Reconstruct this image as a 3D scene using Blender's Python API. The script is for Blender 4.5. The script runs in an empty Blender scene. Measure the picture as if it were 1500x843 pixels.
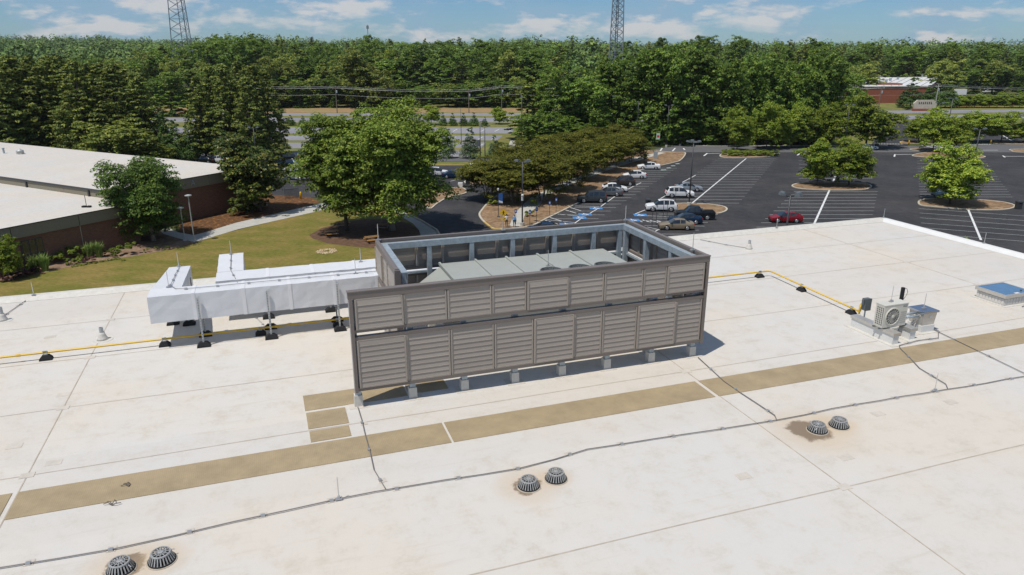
import bpy, bmesh, math, random
import numpy as np
from mathutils import Vector, Matrix
random.seed(7)
S = bpy.context.scene
COL = S.collection

# ------------------------------------------------------------------ camera, sky, sun, exposure
FPX, CXP, CYP, HCAM = 1050.0, 750.0, 421.5, 23.0
PITCH = math.atan(341.5 / FPX)
cam_d = bpy.data.cameras.new('camera'); cam = bpy.data.objects.new('camera', cam_d); COL.objects.link(cam)
cam.location = (0, 0, HCAM); cam.rotation_euler = (math.pi/2 - PITCH, 0, 0)
cam_d.sensor_width = 36; cam_d.lens = 36 * FPX / 1500; cam_d.clip_end = 20000; cam_d.clip_start = .1
S.camera = cam
SUN_EL, SUN_AZ = math.radians(66), math.atan2(-.705, -.71)      # azimuth from +Y towards +X
W = bpy.data.worlds.new('World'); S.world = W; W.use_nodes = True
def build_world():
    nt = W.node_tree; N = nt.nodes; L = nt.links; N.clear()
    out = N.new('ShaderNodeOutputWorld'); bg = N.new('ShaderNodeBackground'); bg.inputs[1].default_value = .062
    sky = N.new('ShaderNodeTexSky'); sky.sky_type = 'NISHITA'; sky.sun_disc = False
    sky.sun_elevation = SUN_EL; sky.sun_rotation = SUN_AZ; sky.air_density = 1.0; sky.dust_density = .3; sky.ozone_density = 3.0; sky.altitude = 300
    tint = N.new('ShaderNodeMix'); tint.data_type = 'RGBA'; tint.blend_type = 'MULTIPLY'; tint.inputs[0].default_value = 1
    tint.inputs[7].default_value = (.64, .91, 1.22, 1)
    L.new(sky.outputs[0], tint.inputs[6])
    tc = N.new('ShaderNodeTexCoord'); sep = N.new('ShaderNodeSeparateXYZ'); L.new(tc.outputs['Generated'], sep.inputs[0])
    # cumulus: azimuth / elevation space, squashed so the banks lie level
    def mul(a, k):
        m = N.new('ShaderNodeMath'); m.operation = 'MULTIPLY'; L.new(a, m.inputs[0]); m.inputs[1].default_value = k; return m.outputs[0]
    comb = N.new('ShaderNodeCombineXYZ')
    L.new(mul(sep.outputs[0], 1.0), comb.inputs[0]); L.new(mul(sep.outputs[1], 1.0), comb.inputs[1]); L.new(mul(sep.outputs[2], 3.0), comb.inputs[2])
    def noise(scale, det, rough, loc):
        mp = N.new('ShaderNodeMapping'); mp.inputs[1].default_value = loc; L.new(comb.outputs[0], mp.inputs[0])
        n = N.new('ShaderNodeTexNoise'); n.inputs['Scale'].default_value = scale; n.inputs['Detail'].default_value = det
        n.inputs['Roughness'].default_value = rough; L.new(mp.outputs[0], n.inputs['Vector']); return n.outputs[0]
    def ramp(a, p0, p1, c0=(0, 0, 0, 1), c1=(1, 1, 1, 1)):
        r = N.new('ShaderNodeValToRGB'); r.color_ramp.elements[0].position = p0; r.color_ramp.elements[1].position = p1
        r.color_ramp.elements[0].color = c0; r.color_ramp.elements[1].color = c1; L.new(a, r.inputs[0]); return r.outputs[0]
    big = noise(8.5, 8, .58, (.3, .1, .02)); up = noise(8.5, 8, .58, (.3, .1, -.03))
    mask = ramp(big, .44, .60)
    lit = N.new('ShaderNodeMath'); lit.operation = 'SUBTRACT'; L.new(big, lit.inputs[0]); L.new(up, lit.inputs[1])
    litr = ramp(lit.outputs[0], -.10, .10, (3.9, 5.9, 7.9, 1), (9.2, 9.0, 9.0, 1))
    fac = N.new('ShaderNodeMath'); fac.operation = 'MULTIPLY'; L.new(mask, fac.inputs[0]); fac.inputs[1].default_value = .8
    mix = N.new('ShaderNodeMix'); mix.data_type = 'RGBA'
    L.new(fac.outputs[0], mix.inputs[0]); L.new(tint.outputs[2], mix.inputs[6]); L.new(litr, mix.inputs[7])
    L.new(mix.outputs[2], bg.inputs[0]); L.new(bg.outputs[0], out.inputs[0])
build_world()
sun_d = bpy.data.lights.new('sun', 'SUN'); sun_d.energy = 3.45; sun_d.angle = math.radians(.53); sun_d.color = (1, .945, .865)
sun = bpy.data.objects.new('sun', sun_d); COL.objects.link(sun)
to_sun = Vector((math.sin(SUN_AZ)*math.cos(SUN_EL), math.cos(SUN_AZ)*math.cos(SUN_EL), math.sin(SUN_EL)))
sun.rotation_euler = to_sun.to_track_quat('Z', 'Y').to_euler(); sun.location = to_sun * 200
vs = S.view_settings; vs.view_transform = 'Standard'; vs.look = 'None'; vs.gamma = 1; vs.exposure = .22; vs.use_curve_mapping = False

# ------------------------------------------------------------------ geometry of the place
RZ = 15.5                                             # roof level
TH = math.atan(382 / (FPX / math.cos(PITCH)))         # heading of the building's long side
E1 = Vector((math.cos(TH), math.sin(TH), 0)); E2 = Vector((-math.sin(TH), math.cos(TH), 0))
def at(x, y, z=0.0):                                  # the point at height z that the photograph shows at pixel x, y
    u, v = (x - CXP) / FPX, (CYP - y) / FPX
    dy = math.cos(PITCH) + v * math.sin(PITCH); dz = -math.sin(PITCH) + v * math.cos(PITCH)
    t = (z - HCAM) / dz
    return Vector((u * t, dy * t, z))
def height_to(p, ytop):                               # height of a thing standing at p whose top reaches row ytop
    lo, hi = 0, 90
    for _ in range(40):
        m = (lo + hi) / 2; d = m - HCAM
        f = p[1]*math.cos(PITCH) - d*math.sin(PITCH); up = p[1]*math.sin(PITCH) + d*math.cos(PITCH)
        if CYP - FPX*up/f > ytop: lo = m
        else: hi = m
    return lo
def px_per_m(p):
    return FPX / (p[1]*math.cos(PITCH) + (HCAM - p[2])*math.sin(PITCH))
def rf(a, b, z=0.0):                                  # roof coordinates (along, across, above the membrane)
    return E1*a + E2*b + Vector((0, 0, RZ + z))

# ------------------------------------------------------------------ materials
MATS = {}
def mat(name, col, rough=.6, metal=0., var=0., vscale=4., bump=0., bscale=30., stretch=None, col2=None, c2scale=1., spec=.5, c2lo=.42, c2hi=.62):
    if name in MATS: return MATS[name]
    m = bpy.data.materials.new(name); m.use_nodes = True; nt = m.node_tree; N = nt.nodes; L = nt.links
    b = N['Principled BSDF']; b.inputs['Roughness'].default_value = rough; b.inputs['Metallic'].default_value = metal
    b.inputs['Specular IOR Level'].default_value = .12 if rough >= .74 else spec
    b.inputs['Base Color'].default_value = (*col, 1)
    if var or bump or col2:
        tc = N.new('ShaderNodeTexCoord'); mp = N.new('ShaderNodeMapping'); L.new(tc.outputs['Object'], mp.inputs[0])
        if stretch: mp.inputs[3].default_value = stretch
        cur = None
        if col2:
            n = N.new('ShaderNodeTexNoise'); n.inputs['Scale'].default_value = c2scale; n.inputs['Detail'].default_value = 6; n.inputs['Roughness'].default_value = .65
            L.new(mp.outputs[0], n.inputs['Vector'])
            r = N.new('ShaderNodeValToRGB'); r.color_ramp.elements[0].position = c2lo; r.color_ramp.elements[1].position = c2hi
            r.color_ramp.elements[0].color = (*col, 1); r.color_ramp.elements[1].color = (*col2, 1)
            L.new(n.outputs[0], r.inputs[0]); cur = r.outputs[0]
        if var:
            n = N.new('ShaderNodeTexNoise'); n.inputs['Scale'].default_value = vscale; n.inputs['Detail'].default_value = 8; n.inputs['Roughness'].default_value = .7
            L.new(mp.outputs[0], n.inputs['Vector'])
            r = N.new('ShaderNodeMapRange'); r.inputs[1].default_value = .3; r.inputs[2].default_value = .7; r.inputs[3].default_value = 1 - var; r.inputs[4].default_value = 1 + var
            L.new(n.outputs[0], r.inputs[0])
            x = N.new('ShaderNodeMix'); x.data_type = 'RGBA'; x.blend_type = 'MULTIPLY'; x.inputs[0].default_value = 1
            if cur: L.new(cur, x.inputs[6])
            else: x.inputs[6].default_value = (*col, 1)
            L.new(r.outputs[0], x.inputs[7]); cur = x.outputs[2]
        if cur: L.new(cur, b.inputs['Base Color'])
        if bump:
            n = N.new('ShaderNodeTexNoise'); n.inputs['Scale'].default_value = bscale; n.inputs['Detail'].default_value = 5
            L.new(mp.outputs[0], n.inputs['Vector'])
            bp = N.new('ShaderNodeBump'); bp.inputs['Strength'].default_value = bump; bp.inputs['Distance'].default_value = .05
            L.new(n.outputs[0], bp.inputs['Height']); L.new(bp.outputs[0], b.inputs['Normal'])
    MATS[name] = m; return m
def leaf_mat(name, dark, mid, light, trans=.33, rough=.55, objvar=.3, posscale=.5, posvar=.15):
    if name in MATS: return MATS[name]
    m = bpy.data.materials.new(name); m.use_nodes = True; nt = m.node_tree; N = nt.nodes; L = nt.links
    b = N['Principled BSDF']; b.inputs['Roughness'].default_value = rough; b.inputs['Specular IOR Level'].default_value = .16
    g = N.new('ShaderNodeNewGeometry'); r = N.new('ShaderNodeValToRGB'); e = r.color_ramp.elements
    e[0].color = (*dark, 1); e[1].color = (*light, 1); q = e.new(.5); q.color = (*mid, 1)
    L.new(g.outputs['Random Per Island'], r.inputs[0])
    oi = N.new('ShaderNodeObjectInfo'); mr = N.new('ShaderNodeMapRange'); mr.inputs[3].default_value = 1 - objvar; mr.inputs[4].default_value = 1 + objvar
    L.new(oi.outputs['Random'], mr.inputs[0])
    x = N.new('ShaderNodeMix'); x.data_type = 'RGBA'; x.blend_type = 'MULTIPLY'; x.inputs[0].default_value = 1
    nz = N.new('ShaderNodeTexNoise'); nz.inputs['Scale'].default_value = posscale; nz.inputs['Detail'].default_value = 3; L.new(g.outputs['Position'], nz.inputs['Vector'])
    m2 = N.new('ShaderNodeMapRange'); m2.inputs[1].default_value = .32; m2.inputs[2].default_value = .68; m2.inputs[3].default_value = 1-posvar; m2.inputs[4].default_value = 1+posvar; L.new(nz.outputs[0], m2.inputs[0])
    pm = N.new('ShaderNodeMath'); pm.operation = 'MULTIPLY'; L.new(mr.outputs[0], pm.inputs[0]); L.new(m2.outputs[0], pm.inputs[1])
    L.new(r.outputs[0], x.inputs[6]); L.new(pm.outputs[0], x.inputs[7]); L.new(x.outputs[2], b.inputs['Base Color'])
    t = N.new('ShaderNodeBsdfTranslucent'); L.new(x.outputs[2], t.inputs[0])
    ms = N.new('ShaderNodeMixShader'); ms.inputs[0].default_value = trans
    L.new(b.outputs[0], ms.inputs[1]); L.new(t.outputs[0], ms.inputs[2]); L.new(ms.outputs[0], N['Material Output'].inputs[0])
    MATS[name] = m; return m

M = {}
M['screen'] = mat('screen_paint', (.33, .29, .25), .42, 0, .05, 3)
M['screen_trim'] = mat('screen_trim_paint', (.165, .140, .125), .45, 0, .05, 3)
def vary(m, k):
    nt = m.node_tree; N = nt.nodes; L = nt.links; b = N['Principled BSDF']; src = b.inputs['Base Color'].links[0].from_socket
    oi = N.new('ShaderNodeObjectInfo'); mr = N.new('ShaderNodeMapRange'); mr.inputs[3].default_value = 1-k; mr.inputs[4].default_value = 1+k; L.new(oi.outputs['Random'], mr.inputs[0])
    x = N.new('ShaderNodeMix'); x.data_type = 'RGBA'; x.blend_type = 'MULTIPLY'; x.inputs[0].default_value = 1; L.new(src, x.inputs[6]); L.new(mr.outputs[0], x.inputs[7]); L.new(x.outputs[2], b.inputs['Base Color'])
vary(M['screen'], .07)
M['galv'] = mat('galvanised_steel', (.36, .42, .46), .48, .35, .22, 9, 0)
M['galv_dull'] = mat('dull_galvanised', (.42, .44, .44), .55, .3, .15, 12)
M['rtu'] = mat('unit_grey_green_paint', (.33, .35, .325), .5, 0, .05, 2)
M['duct'] = mat('white_duct_wrap', (.63, .64, .655), .45, 0, .04, 1.5, .12, 4)
M['white'] = mat('white_paint', (.66, .66, .64), .5, 0, .05, 3)
M['boot'] = mat('membrane_flashing', (.55, .53, .48), .6, 0, .12, 6)
M['rubber'] = mat('black_rubber', (.028, .028, .03), .75, 0, .2, 9)
M['yellow'] = mat('yellow_gas_pipe_paint', (.62, .40, .035), .4, 0, .12, 5)
M['cable'] = mat('grey_cable', (.20, .19, .18), .6, .2)
M['clip'] = mat('cable_clip_metal', (.45, .46, .47), .4, .6)
M['rod'] = mat('aluminium_rod', (.62, .62, .61), .35, .6)
M['iron'] = mat('cast_aluminium_dome', (.40, .40, .385), .42, .35, .3, 30)
M['black'] = mat('black_void', (.012, .012, .013), .8)
M['cond'] = mat('ivory_casing', (.55, .54, .48), .45, 0, .04, 4)
M['fan'] = mat('fan_grey', (.25, .25, .235), .5)
M['dgrey'] = mat('dark_grey_paint', (.10, .115, .12), .5, 0, .1, 6)
M['stainless'] = mat('stainless_box', (.56, .54, .50), .34, .55, .08, 5)
M['mirror'] = mat('polished_lid', (.42, .46, .52), .16, .9)
M['skyglass'] = mat('skylight_blue_glazing', (.07, .17, .31), .18, .0, .12, 5, spec=.7)
M['block'] = mat('ribbed_curb', (.60, .58, .54), .7, 0, .15, 25)
M['asphalt'] = mat('dark_asphalt', (.042, .042, .045), .82, 0, .25, .9, .3, 60, col2=(.066, .064, .065), c2scale=.11, c2lo=.40, c2hi=.70)
M['asphalt_road'] = mat('grey_road_asphalt', (.12, .12, .125), .85, 0, .12, .3)
M['asphalt_old'] = mat('bleached_asphalt', (.25, .25, .265), .88, 0, .10, .2, col2=(.20, .20, .215), c2scale=.05)
M['concrete'] = mat('concrete', (.43, .42, .38), .85, 0, .12, .8)
M['kerbstone'] = mat('kerb_concrete', (.46, .42, .34), .85, 0, .15, .8)
M['kerb_yellow'] = mat('worn_yellow_kerb', (.52, .37, .13), .8, 0, .2, 2)
M['paint'] = mat('white_road_paint', (.66, .67, .66), .7, 0, .12, 3)
M['paint_old'] = mat('faded_stall_paint', (.46, .48, .47), .75, 0, .15, 3)
M['paint_blue'] = mat('blue_road_paint', (.05, .20, .46), .7, 0, .12, 4)
M['paint_green'] = mat('pale_green_road_paint', (.45, .60, .48), .7, 0, .1, 4)
M['mulch'] = mat('tan_mulch', (.21, .135, .078), .95, 0, .45, 1.3, .8, 9, col2=(.29, .20, .12), c2scale=.35)
M['mulch_bed'] = mat('brown_bed_mulch', (.21, .135, .09), .95, 0, .4, 1.6, .8, 9, col2=(.27, .19, .135), c2scale=.5)
M['mulch_dark'] = mat('dark_mulch', (.125, .075, .048), .95, 0, .4, 1.6, .8, 9)
M['mulch_leaf'] = mat('leaf_strewn_mulch', (.115, .060, .030), .95, 0, .4, 1.6, .8, 9, col2=(.40, .19, .05), c2scale=2.2, c2lo=.55, c2hi=.66)
M['lawn'] = mat('mown_lawn', (.145, .140, .030), .9, 0, .34, 1.6, .6, 12, col2=(.225, .170, .055), c2scale=.16, stretch=(1, 2.2, 1))
M['verge'] = mat('verge_grass', (.13, .15, .04), .95, 0, .25, .5, col2=(.20, .175, .06), c2scale=.1)
M['ground'] = mat('woodland_floor', (.06, .075, .025), .95, 0, .3, .05, col2=(.10, .10, .04), c2scale=.02)
M['clay'] = mat('dry_grass_bank', (.30, .19, .10), .95, 0, .2, .3, col2=(.24, .21, .09), c2scale=.08)
M['stone'] = mat('pale_river_stone', (.48, .38, .24), .8, 0, .3, 3)
M['fascia'] = mat('aggregate_fascia', (.235, .215, .165), .85, 0, .12, 5)
M['glass_dark'] = mat('dark_glazing', (.02, .025, .03), .06, 0, spec=.9)
M['metal_dark'] = mat('dark_pole_paint', (.045, .048, .052), .45, .2, .1, 3)
M['wood_pole'] = mat('weathered_pole', (.17, .14, .11), .85, 0, .2, 3)
M['wood'] = mat('bench_wood', (.42, .22, .06), .7, 0, .25, 4)
M['bark'] = mat('bark', (.105, .085, .066), .95, 0, .35, 5, .6, 12, stretch=(1, 1, .25))
M['bark_pale'] = mat('pale_bark', (.24, .20, .155), .9, 0, .25, 5, .4, 12, stretch=(1, 1, .3))
M['lead'] = mat('tower_steel', (.23, .26, .29), .5, .3)
M['blue_sign'] = mat('blue_sign', (.02, .09, .30), .5)
M['red_sign'] = mat('red_sign', (.50, .03, .03), .5)
M['yellow_sign'] = mat('yellow_sign', (.78, .46, .01), .5)
M['lens'] = mat('lamp_lens', (.55, .57, .60), .25)
M['tyre'] = mat('tyre_rubber', (.02, .02, .021), .8)
M['rim'] = mat('alloy_rim', (.50, .51, .52), .35, .7)
M['carglass'] = mat('car_glass', (.018, .024, .03), .05, 0, spec=.8)
M['headlamp'] = mat('headlamp', (.70, .72, .74), .15)
M['taillamp'] = mat('taillamp', (.45, .02, .015), .25)
M['skin'] = mat('skin', (.42, .25, .17), .6)
M['navy'] = mat('navy_trousers', (.02, .025, .05), .8)
M['hair'] = mat('dark_hair', (.02, .015, .012), .7)
M['shirt_white'] = mat('white_shirt', (.72, .73, .74), .8)
M['shirt_blue'] = mat('blue_shirt', (.12, .30, .56), .8)
M['redbrick_far'] = mat('far_red_brick', (.27, .095, .06), .85, 0, .12, .6)

def brick_mat():
    m = bpy.data.materials.new('brown_brick'); m.use_nodes = True; nt = m.node_tree; N = nt.nodes; L = nt.links
    b = N['Principled BSDF']; b.inputs['Roughness'].default_value = .85
    tc = N.new('ShaderNodeTexCoord'); sp = N.new('ShaderNodeSeparateXYZ'); L.new(tc.outputs['Object'], sp.inputs[0])
    ad = N.new('ShaderNodeMath'); L.new(sp.outputs[0], ad.inputs[0]); L.new(sp.outputs[1], ad.inputs[1])
    cb = N.new('ShaderNodeCombineXYZ'); L.new(ad.outputs[0], cb.inputs[0]); L.new(sp.outputs[2], cb.inputs[1])
    t = N.new('ShaderNodeTexBrick'); t.inputs['Scale'].default_value = 1; t.inputs['Brick Width'].default_value = .3; t.inputs['Row Height'].default_value = .1
    t.inputs['Mortar Size'].default_value = .008
    t.inputs['Color1'].default_value = (.20, .085, .048, 1); t.inputs['Color2'].default_value = (.135, .060, .038, 1); t.inputs['Mortar'].default_value = (.20, .16, .12, 1)
    L.new(cb.outputs[0], t.inputs['Vector']); L.new(t.outputs[0], b.inputs['Base Color']); return m
M['brick'] = brick_mat()

DRAINS = [(-2.68, 10.55), (-2.11, 10.57), (3.99, 10.60), (4.55, 10.66), (10.42, 10.54), (10.99, 10.55)]
def membrane_mat():
    m = bpy.data.materials.new('white_roof_membrane'); m.use_nodes = True; nt = m.node_tree; N = nt.nodes; L = nt.links
    b = N['Principled BSDF']; b.inputs['Roughness'].default_value = .62; b.inputs['Specular IOR Level'].default_value = .3
    tc = N.new('ShaderNodeTexCoord')
    def noise(sc, det, rough=.6, st=(1, 1, 1), dist=0.):
        mp = N.new('ShaderNodeMapping'); mp.inputs[3].default_value = st; L.new(tc.outputs['Object'], mp.inputs[0])
        n = N.new('ShaderNodeTexNoise'); n.inputs['Scale'].default_value = sc; n.inputs['Detail'].default_value = det
        n.inputs['Roughness'].default_value = rough; n.inputs['Distortion'].default_value = dist; L.new(mp.outputs[0], n.inputs[0]); return n.outputs[0]
    def rng(a, lo, hi, o0, o1):
        r = N.new('ShaderNodeMapRange'); r.inputs[1].default_value = lo; r.inputs[2].default_value = hi; r.inputs[3].default_value = o0; r.inputs[4].default_value = o1
        r.interpolation_type = 'SMOOTHSTEP'; L.new(a, r.inputs[0]); return r.outputs[0]
    def mth(op, a, c):
        n = N.new('ShaderNodeMath'); n.operation = op
        for k, v in enumerate((a, c)):
            if isinstance(v, (int, float)): n.inputs[k].default_value = v
            else: L.new(v, n.inputs[k])
        return n.outputs[0]
    def mix(f, c0, c1):
        x = N.new('ShaderNodeMix'); x.data_type = 'RGBA'
        if isinstance(f, (int, float)): x.inputs[0].default_value = f
        else: L.new(f, x.inputs[0])
        for k, c in ((6, c0), (7, c1)):
            if isinstance(c, tuple): x.inputs[k].default_value = (*c, 1)
            else: L.new(c, x.inputs[k])
        return x.outputs[2]
    # cleaner sheet on the right, dirtier cream on the left and round the plant
    sp = N.new('ShaderNodeSeparateXYZ'); L.new(tc.outputs['Object'], sp.inputs[0])
    c = mix(rng(noise(.16, 4), .35, .65, 0, 1), (.575, .560, .530), (.595, .545, .470))
    c = mix(mth('MULTIPLY', rng(noise(1.6, 10, .8), .46, .72, 0, 1), .75), c, (.47, .42, .34))
    c = mix(mth('MULTIPLY', rng(noise(3., 6, .7, (.12, 1.6, 1)), .55, .75, 0, 1), .35), c, (.44, .37, .27))
    c = mix(mth('MULTIPLY', rng(noise(26., 4, .8), .62, .78, 0, 1), .40), c, (.34, .30, .25))
    c = mix(mth('MULTIPLY', rng(noise(.8, 7, .8, dist=1.2), .66, .74, 0, 1), .3), c, (.52, .38, .20))
    fl = N.new('ShaderNodeVectorMath'); fl.operation = 'DIVIDE'; L.new(tc.outputs['Object'], fl.inputs[0]); fl.inputs[1].default_value = (14.17, 2.93, 1)
    of = N.new('ShaderNodeVectorMath'); of.operation = 'ADD'; L.new(fl.outputs[0], of.inputs[0]); of.inputs[1].default_value = (.336, .034, 0)
    fr = N.new('ShaderNodeVectorMath'); fr.operation = 'FLOOR'; L.new(of.outputs[0], fr.inputs[0])
    wn = N.new('ShaderNodeTexWhiteNoise'); wn.noise_dimensions = '2D'; L.new(fr.outputs[0], wn.inputs['Vector'])
    c = mix(mth('MULTIPLY', wn.outputs[0], .30), c, (.50, .475, .44))
    wob = noise(3.2, 6, .7)
    for (a, bb), sz, ox in zip(DRAINS, (.42, .27, .40, .22, .62, .30), (0.05, 0, 0, 0, -.15, 0)):
        v = N.new('ShaderNodeVectorMath'); v.operation = 'DISTANCE'; L.new(tc.outputs['Object'], v.inputs[0]); v.inputs[1].default_value = (a + ox, bb + .06, 0)
        d = mth('ADD', v.outputs['Value'], mth('MULTIPLY', mth('SUBTRACT', wob, .5), .55))
        c = mix(rng(d, sz*.7, sz*2.0, .38, 0), c, (.50, .37, .22))
        c = mix(rng(d, sz*.60, sz*.80, .85 if sz > .35 else 0, 0), c, (.17, .12, .075))
    L.new(c, b.inputs['Base Color'])
    bp = N.new('ShaderNodeBump'); bp.inputs['Strength'].default_value = .25; bp.inputs['Distance'].default_value = .03
    L.new(noise(2.2, 6, .6), bp.inputs['Height']); L.new(bp.outputs[0], b.inputs['Normal'])
    return m
M['membrane'] = membrane_mat()
def pad_mat():
    m = bpy.data.materials.new('ribbed_walk_pad'); m.use_nodes = True; nt = m.node_tree; N = nt.nodes; L = nt.links
    b = N['Principled BSDF']; b.inputs['Roughness'].default_value = .8; tc = N.new('ShaderNodeTexCoord')
    n = N.new('ShaderNodeTexNoise'); n.inputs['Scale'].default_value = 1.7; n.inputs['Detail'].default_value = 8; n.inputs['Roughness'].default_value = .7; L.new(tc.outputs['Object'], n.inputs[0])
    r = N.new('ShaderNodeValToRGB'); r.color_ramp.elements[0].position = .35; r.color_ramp.elements[1].position = .68
    r.color_ramp.elements[0].color = (.285, .225, .135, 1); r.color_ramp.elements[1].color = (.385, .300, .180, 1); L.new(n.outputs[0], r.inputs[0])
    w = N.new('ShaderNodeTexWave'); w.bands_direction = 'X'; w.inputs['Scale'].default_value = 9; L.new(tc.outputs['Object'], w.inputs[0])
    x = N.new('ShaderNodeMix'); x.data_type = 'RGBA'; x.blend_type = 'MULTIPLY'; x.inputs[0].default_value = .07
    L.new(r.outputs[0], x.inputs[6]); L.new(w.outputs[0], x.inputs[7]); L.new(x.outputs[2], b.inputs['Base Color'])
    bp = N.new('ShaderNodeBump'); bp.inputs['Strength'].default_value = .15; bp.inputs['Distance'].default_value = .006; L.new(w.outputs[1], bp.inputs['Height']); L.new(bp.outputs[0], b.inputs['Normal'])
    return m
M['pad'] = pad_mat()

LEAF = dict(
    maple=leaf_mat('maple_leaf', (0.086, 0.149, 0.020), (0.181, 0.259, 0.038), (0.320, 0.386, 0.068) , objvar=.10),
    elm=leaf_mat('elm_leaf', (0.050, 0.106, 0.021), (0.095, 0.168, 0.034), (0.219, 0.292, 0.051)),
    magnolia=leaf_mat('magnolia_leaf', (0.038, 0.074, 0.015), (0.086, 0.133, 0.024), (0.286, 0.265, 0.061), .12, .3),
    oak=leaf_mat('parking_tree_leaf', (0.100, 0.176, 0.022), (0.201, 0.289, 0.036), (0.447, 0.488, 0.064)),
    myrtle=leaf_mat('crape_myrtle_leaf', (.070, .088, .012), (.140, .155, .020), (.225, .205, .035), objvar=.15),
    pine=leaf_mat('pine_needle', (0.067, 0.114, 0.027), (0.147, 0.198, 0.043), (0.350, 0.361, 0.072), .12),
    wood=leaf_mat('woodland_leaf', (0.068, 0.138, 0.027), (0.134, 0.227, 0.041), (0.316, 0.394, 0.065)),
    woodpale=leaf_mat('pale_woodland_leaf', (0.115, 0.168, 0.034), (0.201, 0.256, 0.054), (0.401, 0.410, 0.084)),
    cedar=leaf_mat('cedar_needle', (0.057, 0.106, 0.048), (0.115, 0.177, 0.084), (0.191, 0.256, 0.129), .12),
    cypress=leaf_mat('cypress_needle', (0.043, 0.092, 0.022), (0.086, 0.155, 0.034), (0.155, 0.231, 0.054), .12),
    shrub=leaf_mat('shrub_leaf', (0.095, 0.150, 0.021), (0.182, 0.239, 0.040), (0.325, 0.354, 0.068)),
    purple=leaf_mat('purple_shrub_leaf', (0.057, 0.024, 0.027), (0.124, 0.052, 0.055), (0.230, 0.115, 0.099)),
    grass=leaf_mat('ornamental_grass', (0.106, 0.185, 0.045), (0.201, 0.292, 0.076), (0.325, 0.389, 0.129)),
    far=leaf_mat('far_woodland_leaf', (0.053, 0.105, 0.028), (0.097, 0.159, 0.039), (0.166, 0.224, 0.055), .1, posscale=.045, posvar=.5),
)

# ------------------------------------------------------------------ builders
class MB:
    def __init__(s): s.v = []; s.f = []
    def add(s, vs, fs):
        o = len(s.v); s.v += [tuple(p) for p in vs]; s.f += [tuple(i + o for i in f) for f in fs]; return s
    def box(s, x0, x1, y0, y1, z0, z1):
        return s.add([(x0,y0,z0),(x1,y0,z0),(x1,y1,z0),(x0,y1,z0),(x0,y0,z1),(x1,y0,z1),(x1,y1,z1),(x0,y1,z1)],
                     [(0,3,2,1),(4,5,6,7),(0,1,5,4),(1,2,6,5),(2,3,7,6),(3,0,4,7)])
    def bar(s, p, q, w, h=None, up=(0,0,1)):
        p, q = Vector(p), Vector(q); h = h or w; d = (q - p).normalized(); u = Vector(up)
        if abs(d.dot(u)) > .98: u = Vector((0, 1, 0))
        a = d.cross(u).normalized() * (w/2); b = a.cross(d).normalized() * (h/2)
        vs = [c + sx*a + sy*b for c in (p, q) for sx, sy in ((-1,-1),(1,-1),(1,1),(-1,1))]
        return s.add(vs, [(0,1,2,3),(7,6,5,4),(0,4,5,1),(1,5,6,2),(2,6,7,3),(3,7,4,0)])
    def tube(s, pts, r, n=8, caps=True):
        pts = [Vector(p) for p in pts]; rs = r if isinstance(r, (list, tuple)) else [r]*len(pts); rings = []
        u = Vector((.3, .9, .31)).normalized()
        for i, p in enumerate(pts):
            d = (pts[min(i+1, len(pts)-1)] - pts[max(i-1, 0)]).normalized()
            a = d.cross(u)
            if a.length < .05: a = d.cross(Vector((1, 0, 0)))
            a.normalize(); b = d.cross(a)
            rings.append([p + rs[i]*(math.cos(t)*a + math.sin(t)*b) for t in (2*math.pi*k/n for k in range(n))])
        o = len(s.v); s.v += [tuple(q) for g in rings for q in g]
        for i in range(len(pts)-1):
            for k in range(n):
                s.f.append((o+i*n+k, o+i*n+(k+1)%n, o+(i+1)*n+(k+1)%n, o+(i+1)*n+k))
        if caps: s.f.append(tuple(o+k for k in range(n))[::-1]); s.f.append(tuple(o+(len(pts)-1)*n+k for k in range(n)))
        return s
    def lathe(s, prof, n=20, c=(0,0,0), axis='z', caps=True):
        o = len(s.v)
        for r, z in prof:
            for k in range(n):
                t = 2*math.pi*k/n; x, y = r*math.cos(t), r*math.sin(t)
                s.v.append((c[0]+x, c[1]+y, c[2]+z) if axis == 'z' else (c[0]+x, c[1]+z, c[2]+y))
        for i in range(len(prof)-1):
            for k in range(n): s.f.append((o+i*n+k, o+i*n+(k+1)%n, o+(i+1)*n+(k+1)%n, o+(i+1)*n+k))
        if caps: s.f.append(tuple(o+k for k in range(n))[::-1]); s.f.append(tuple(o+(len(prof)-1)*n+k for k in range(n)))
        return s
    def prism(s, poly, z0, z1):
        n = len(poly)
        return s.add([(x, y, z0) for x, y in poly] + [(x, y, z1) for x, y in poly],
                     [tuple(range(n))[::-1], tuple(range(n, 2*n))] + [(i, (i+1)%n, n+(i+1)%n, n+i) for i in range(n)])
    def sheet(s, poly, z): return s.add([(x, y, z) for x, y in poly], [tuple(range(len(poly)))])
    def mesh(s, name, smooth=False):
        me = bpy.data.meshes.new(name); me.from_pydata(s.v, [], s.f)
        bm = bmesh.new(); bm.from_mesh(me); bmesh.ops.recalc_face_normals(bm, faces=bm.faces); bm.to_mesh(me); bm.free()
        if smooth:
            for p in me.polygons: p.use_smooth = True
        return me
def link(name, me, m=None, parent=None, loc=None, rz=None):
    o = bpy.data.objects.new(name, me); COL.objects.link(o)
    if m is not None and me is not None and not me.materials: me.materials.append(m)
    if parent: o.parent = parent
    if loc is not None: o.location = loc
    if rz is not None: o.rotation_euler[2] = rz
    return o
def part(name, mb, m, parent=None, loc=None, smooth=False, rz=None): return link(name, mb.mesh(name, smooth), M[m] if isinstance(m, str) else m, parent, loc, rz)
def tag(o, label, cat, group=None):
    o['label'] = label; o['category'] = cat
    if group: o['group'] = group
    return o
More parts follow.
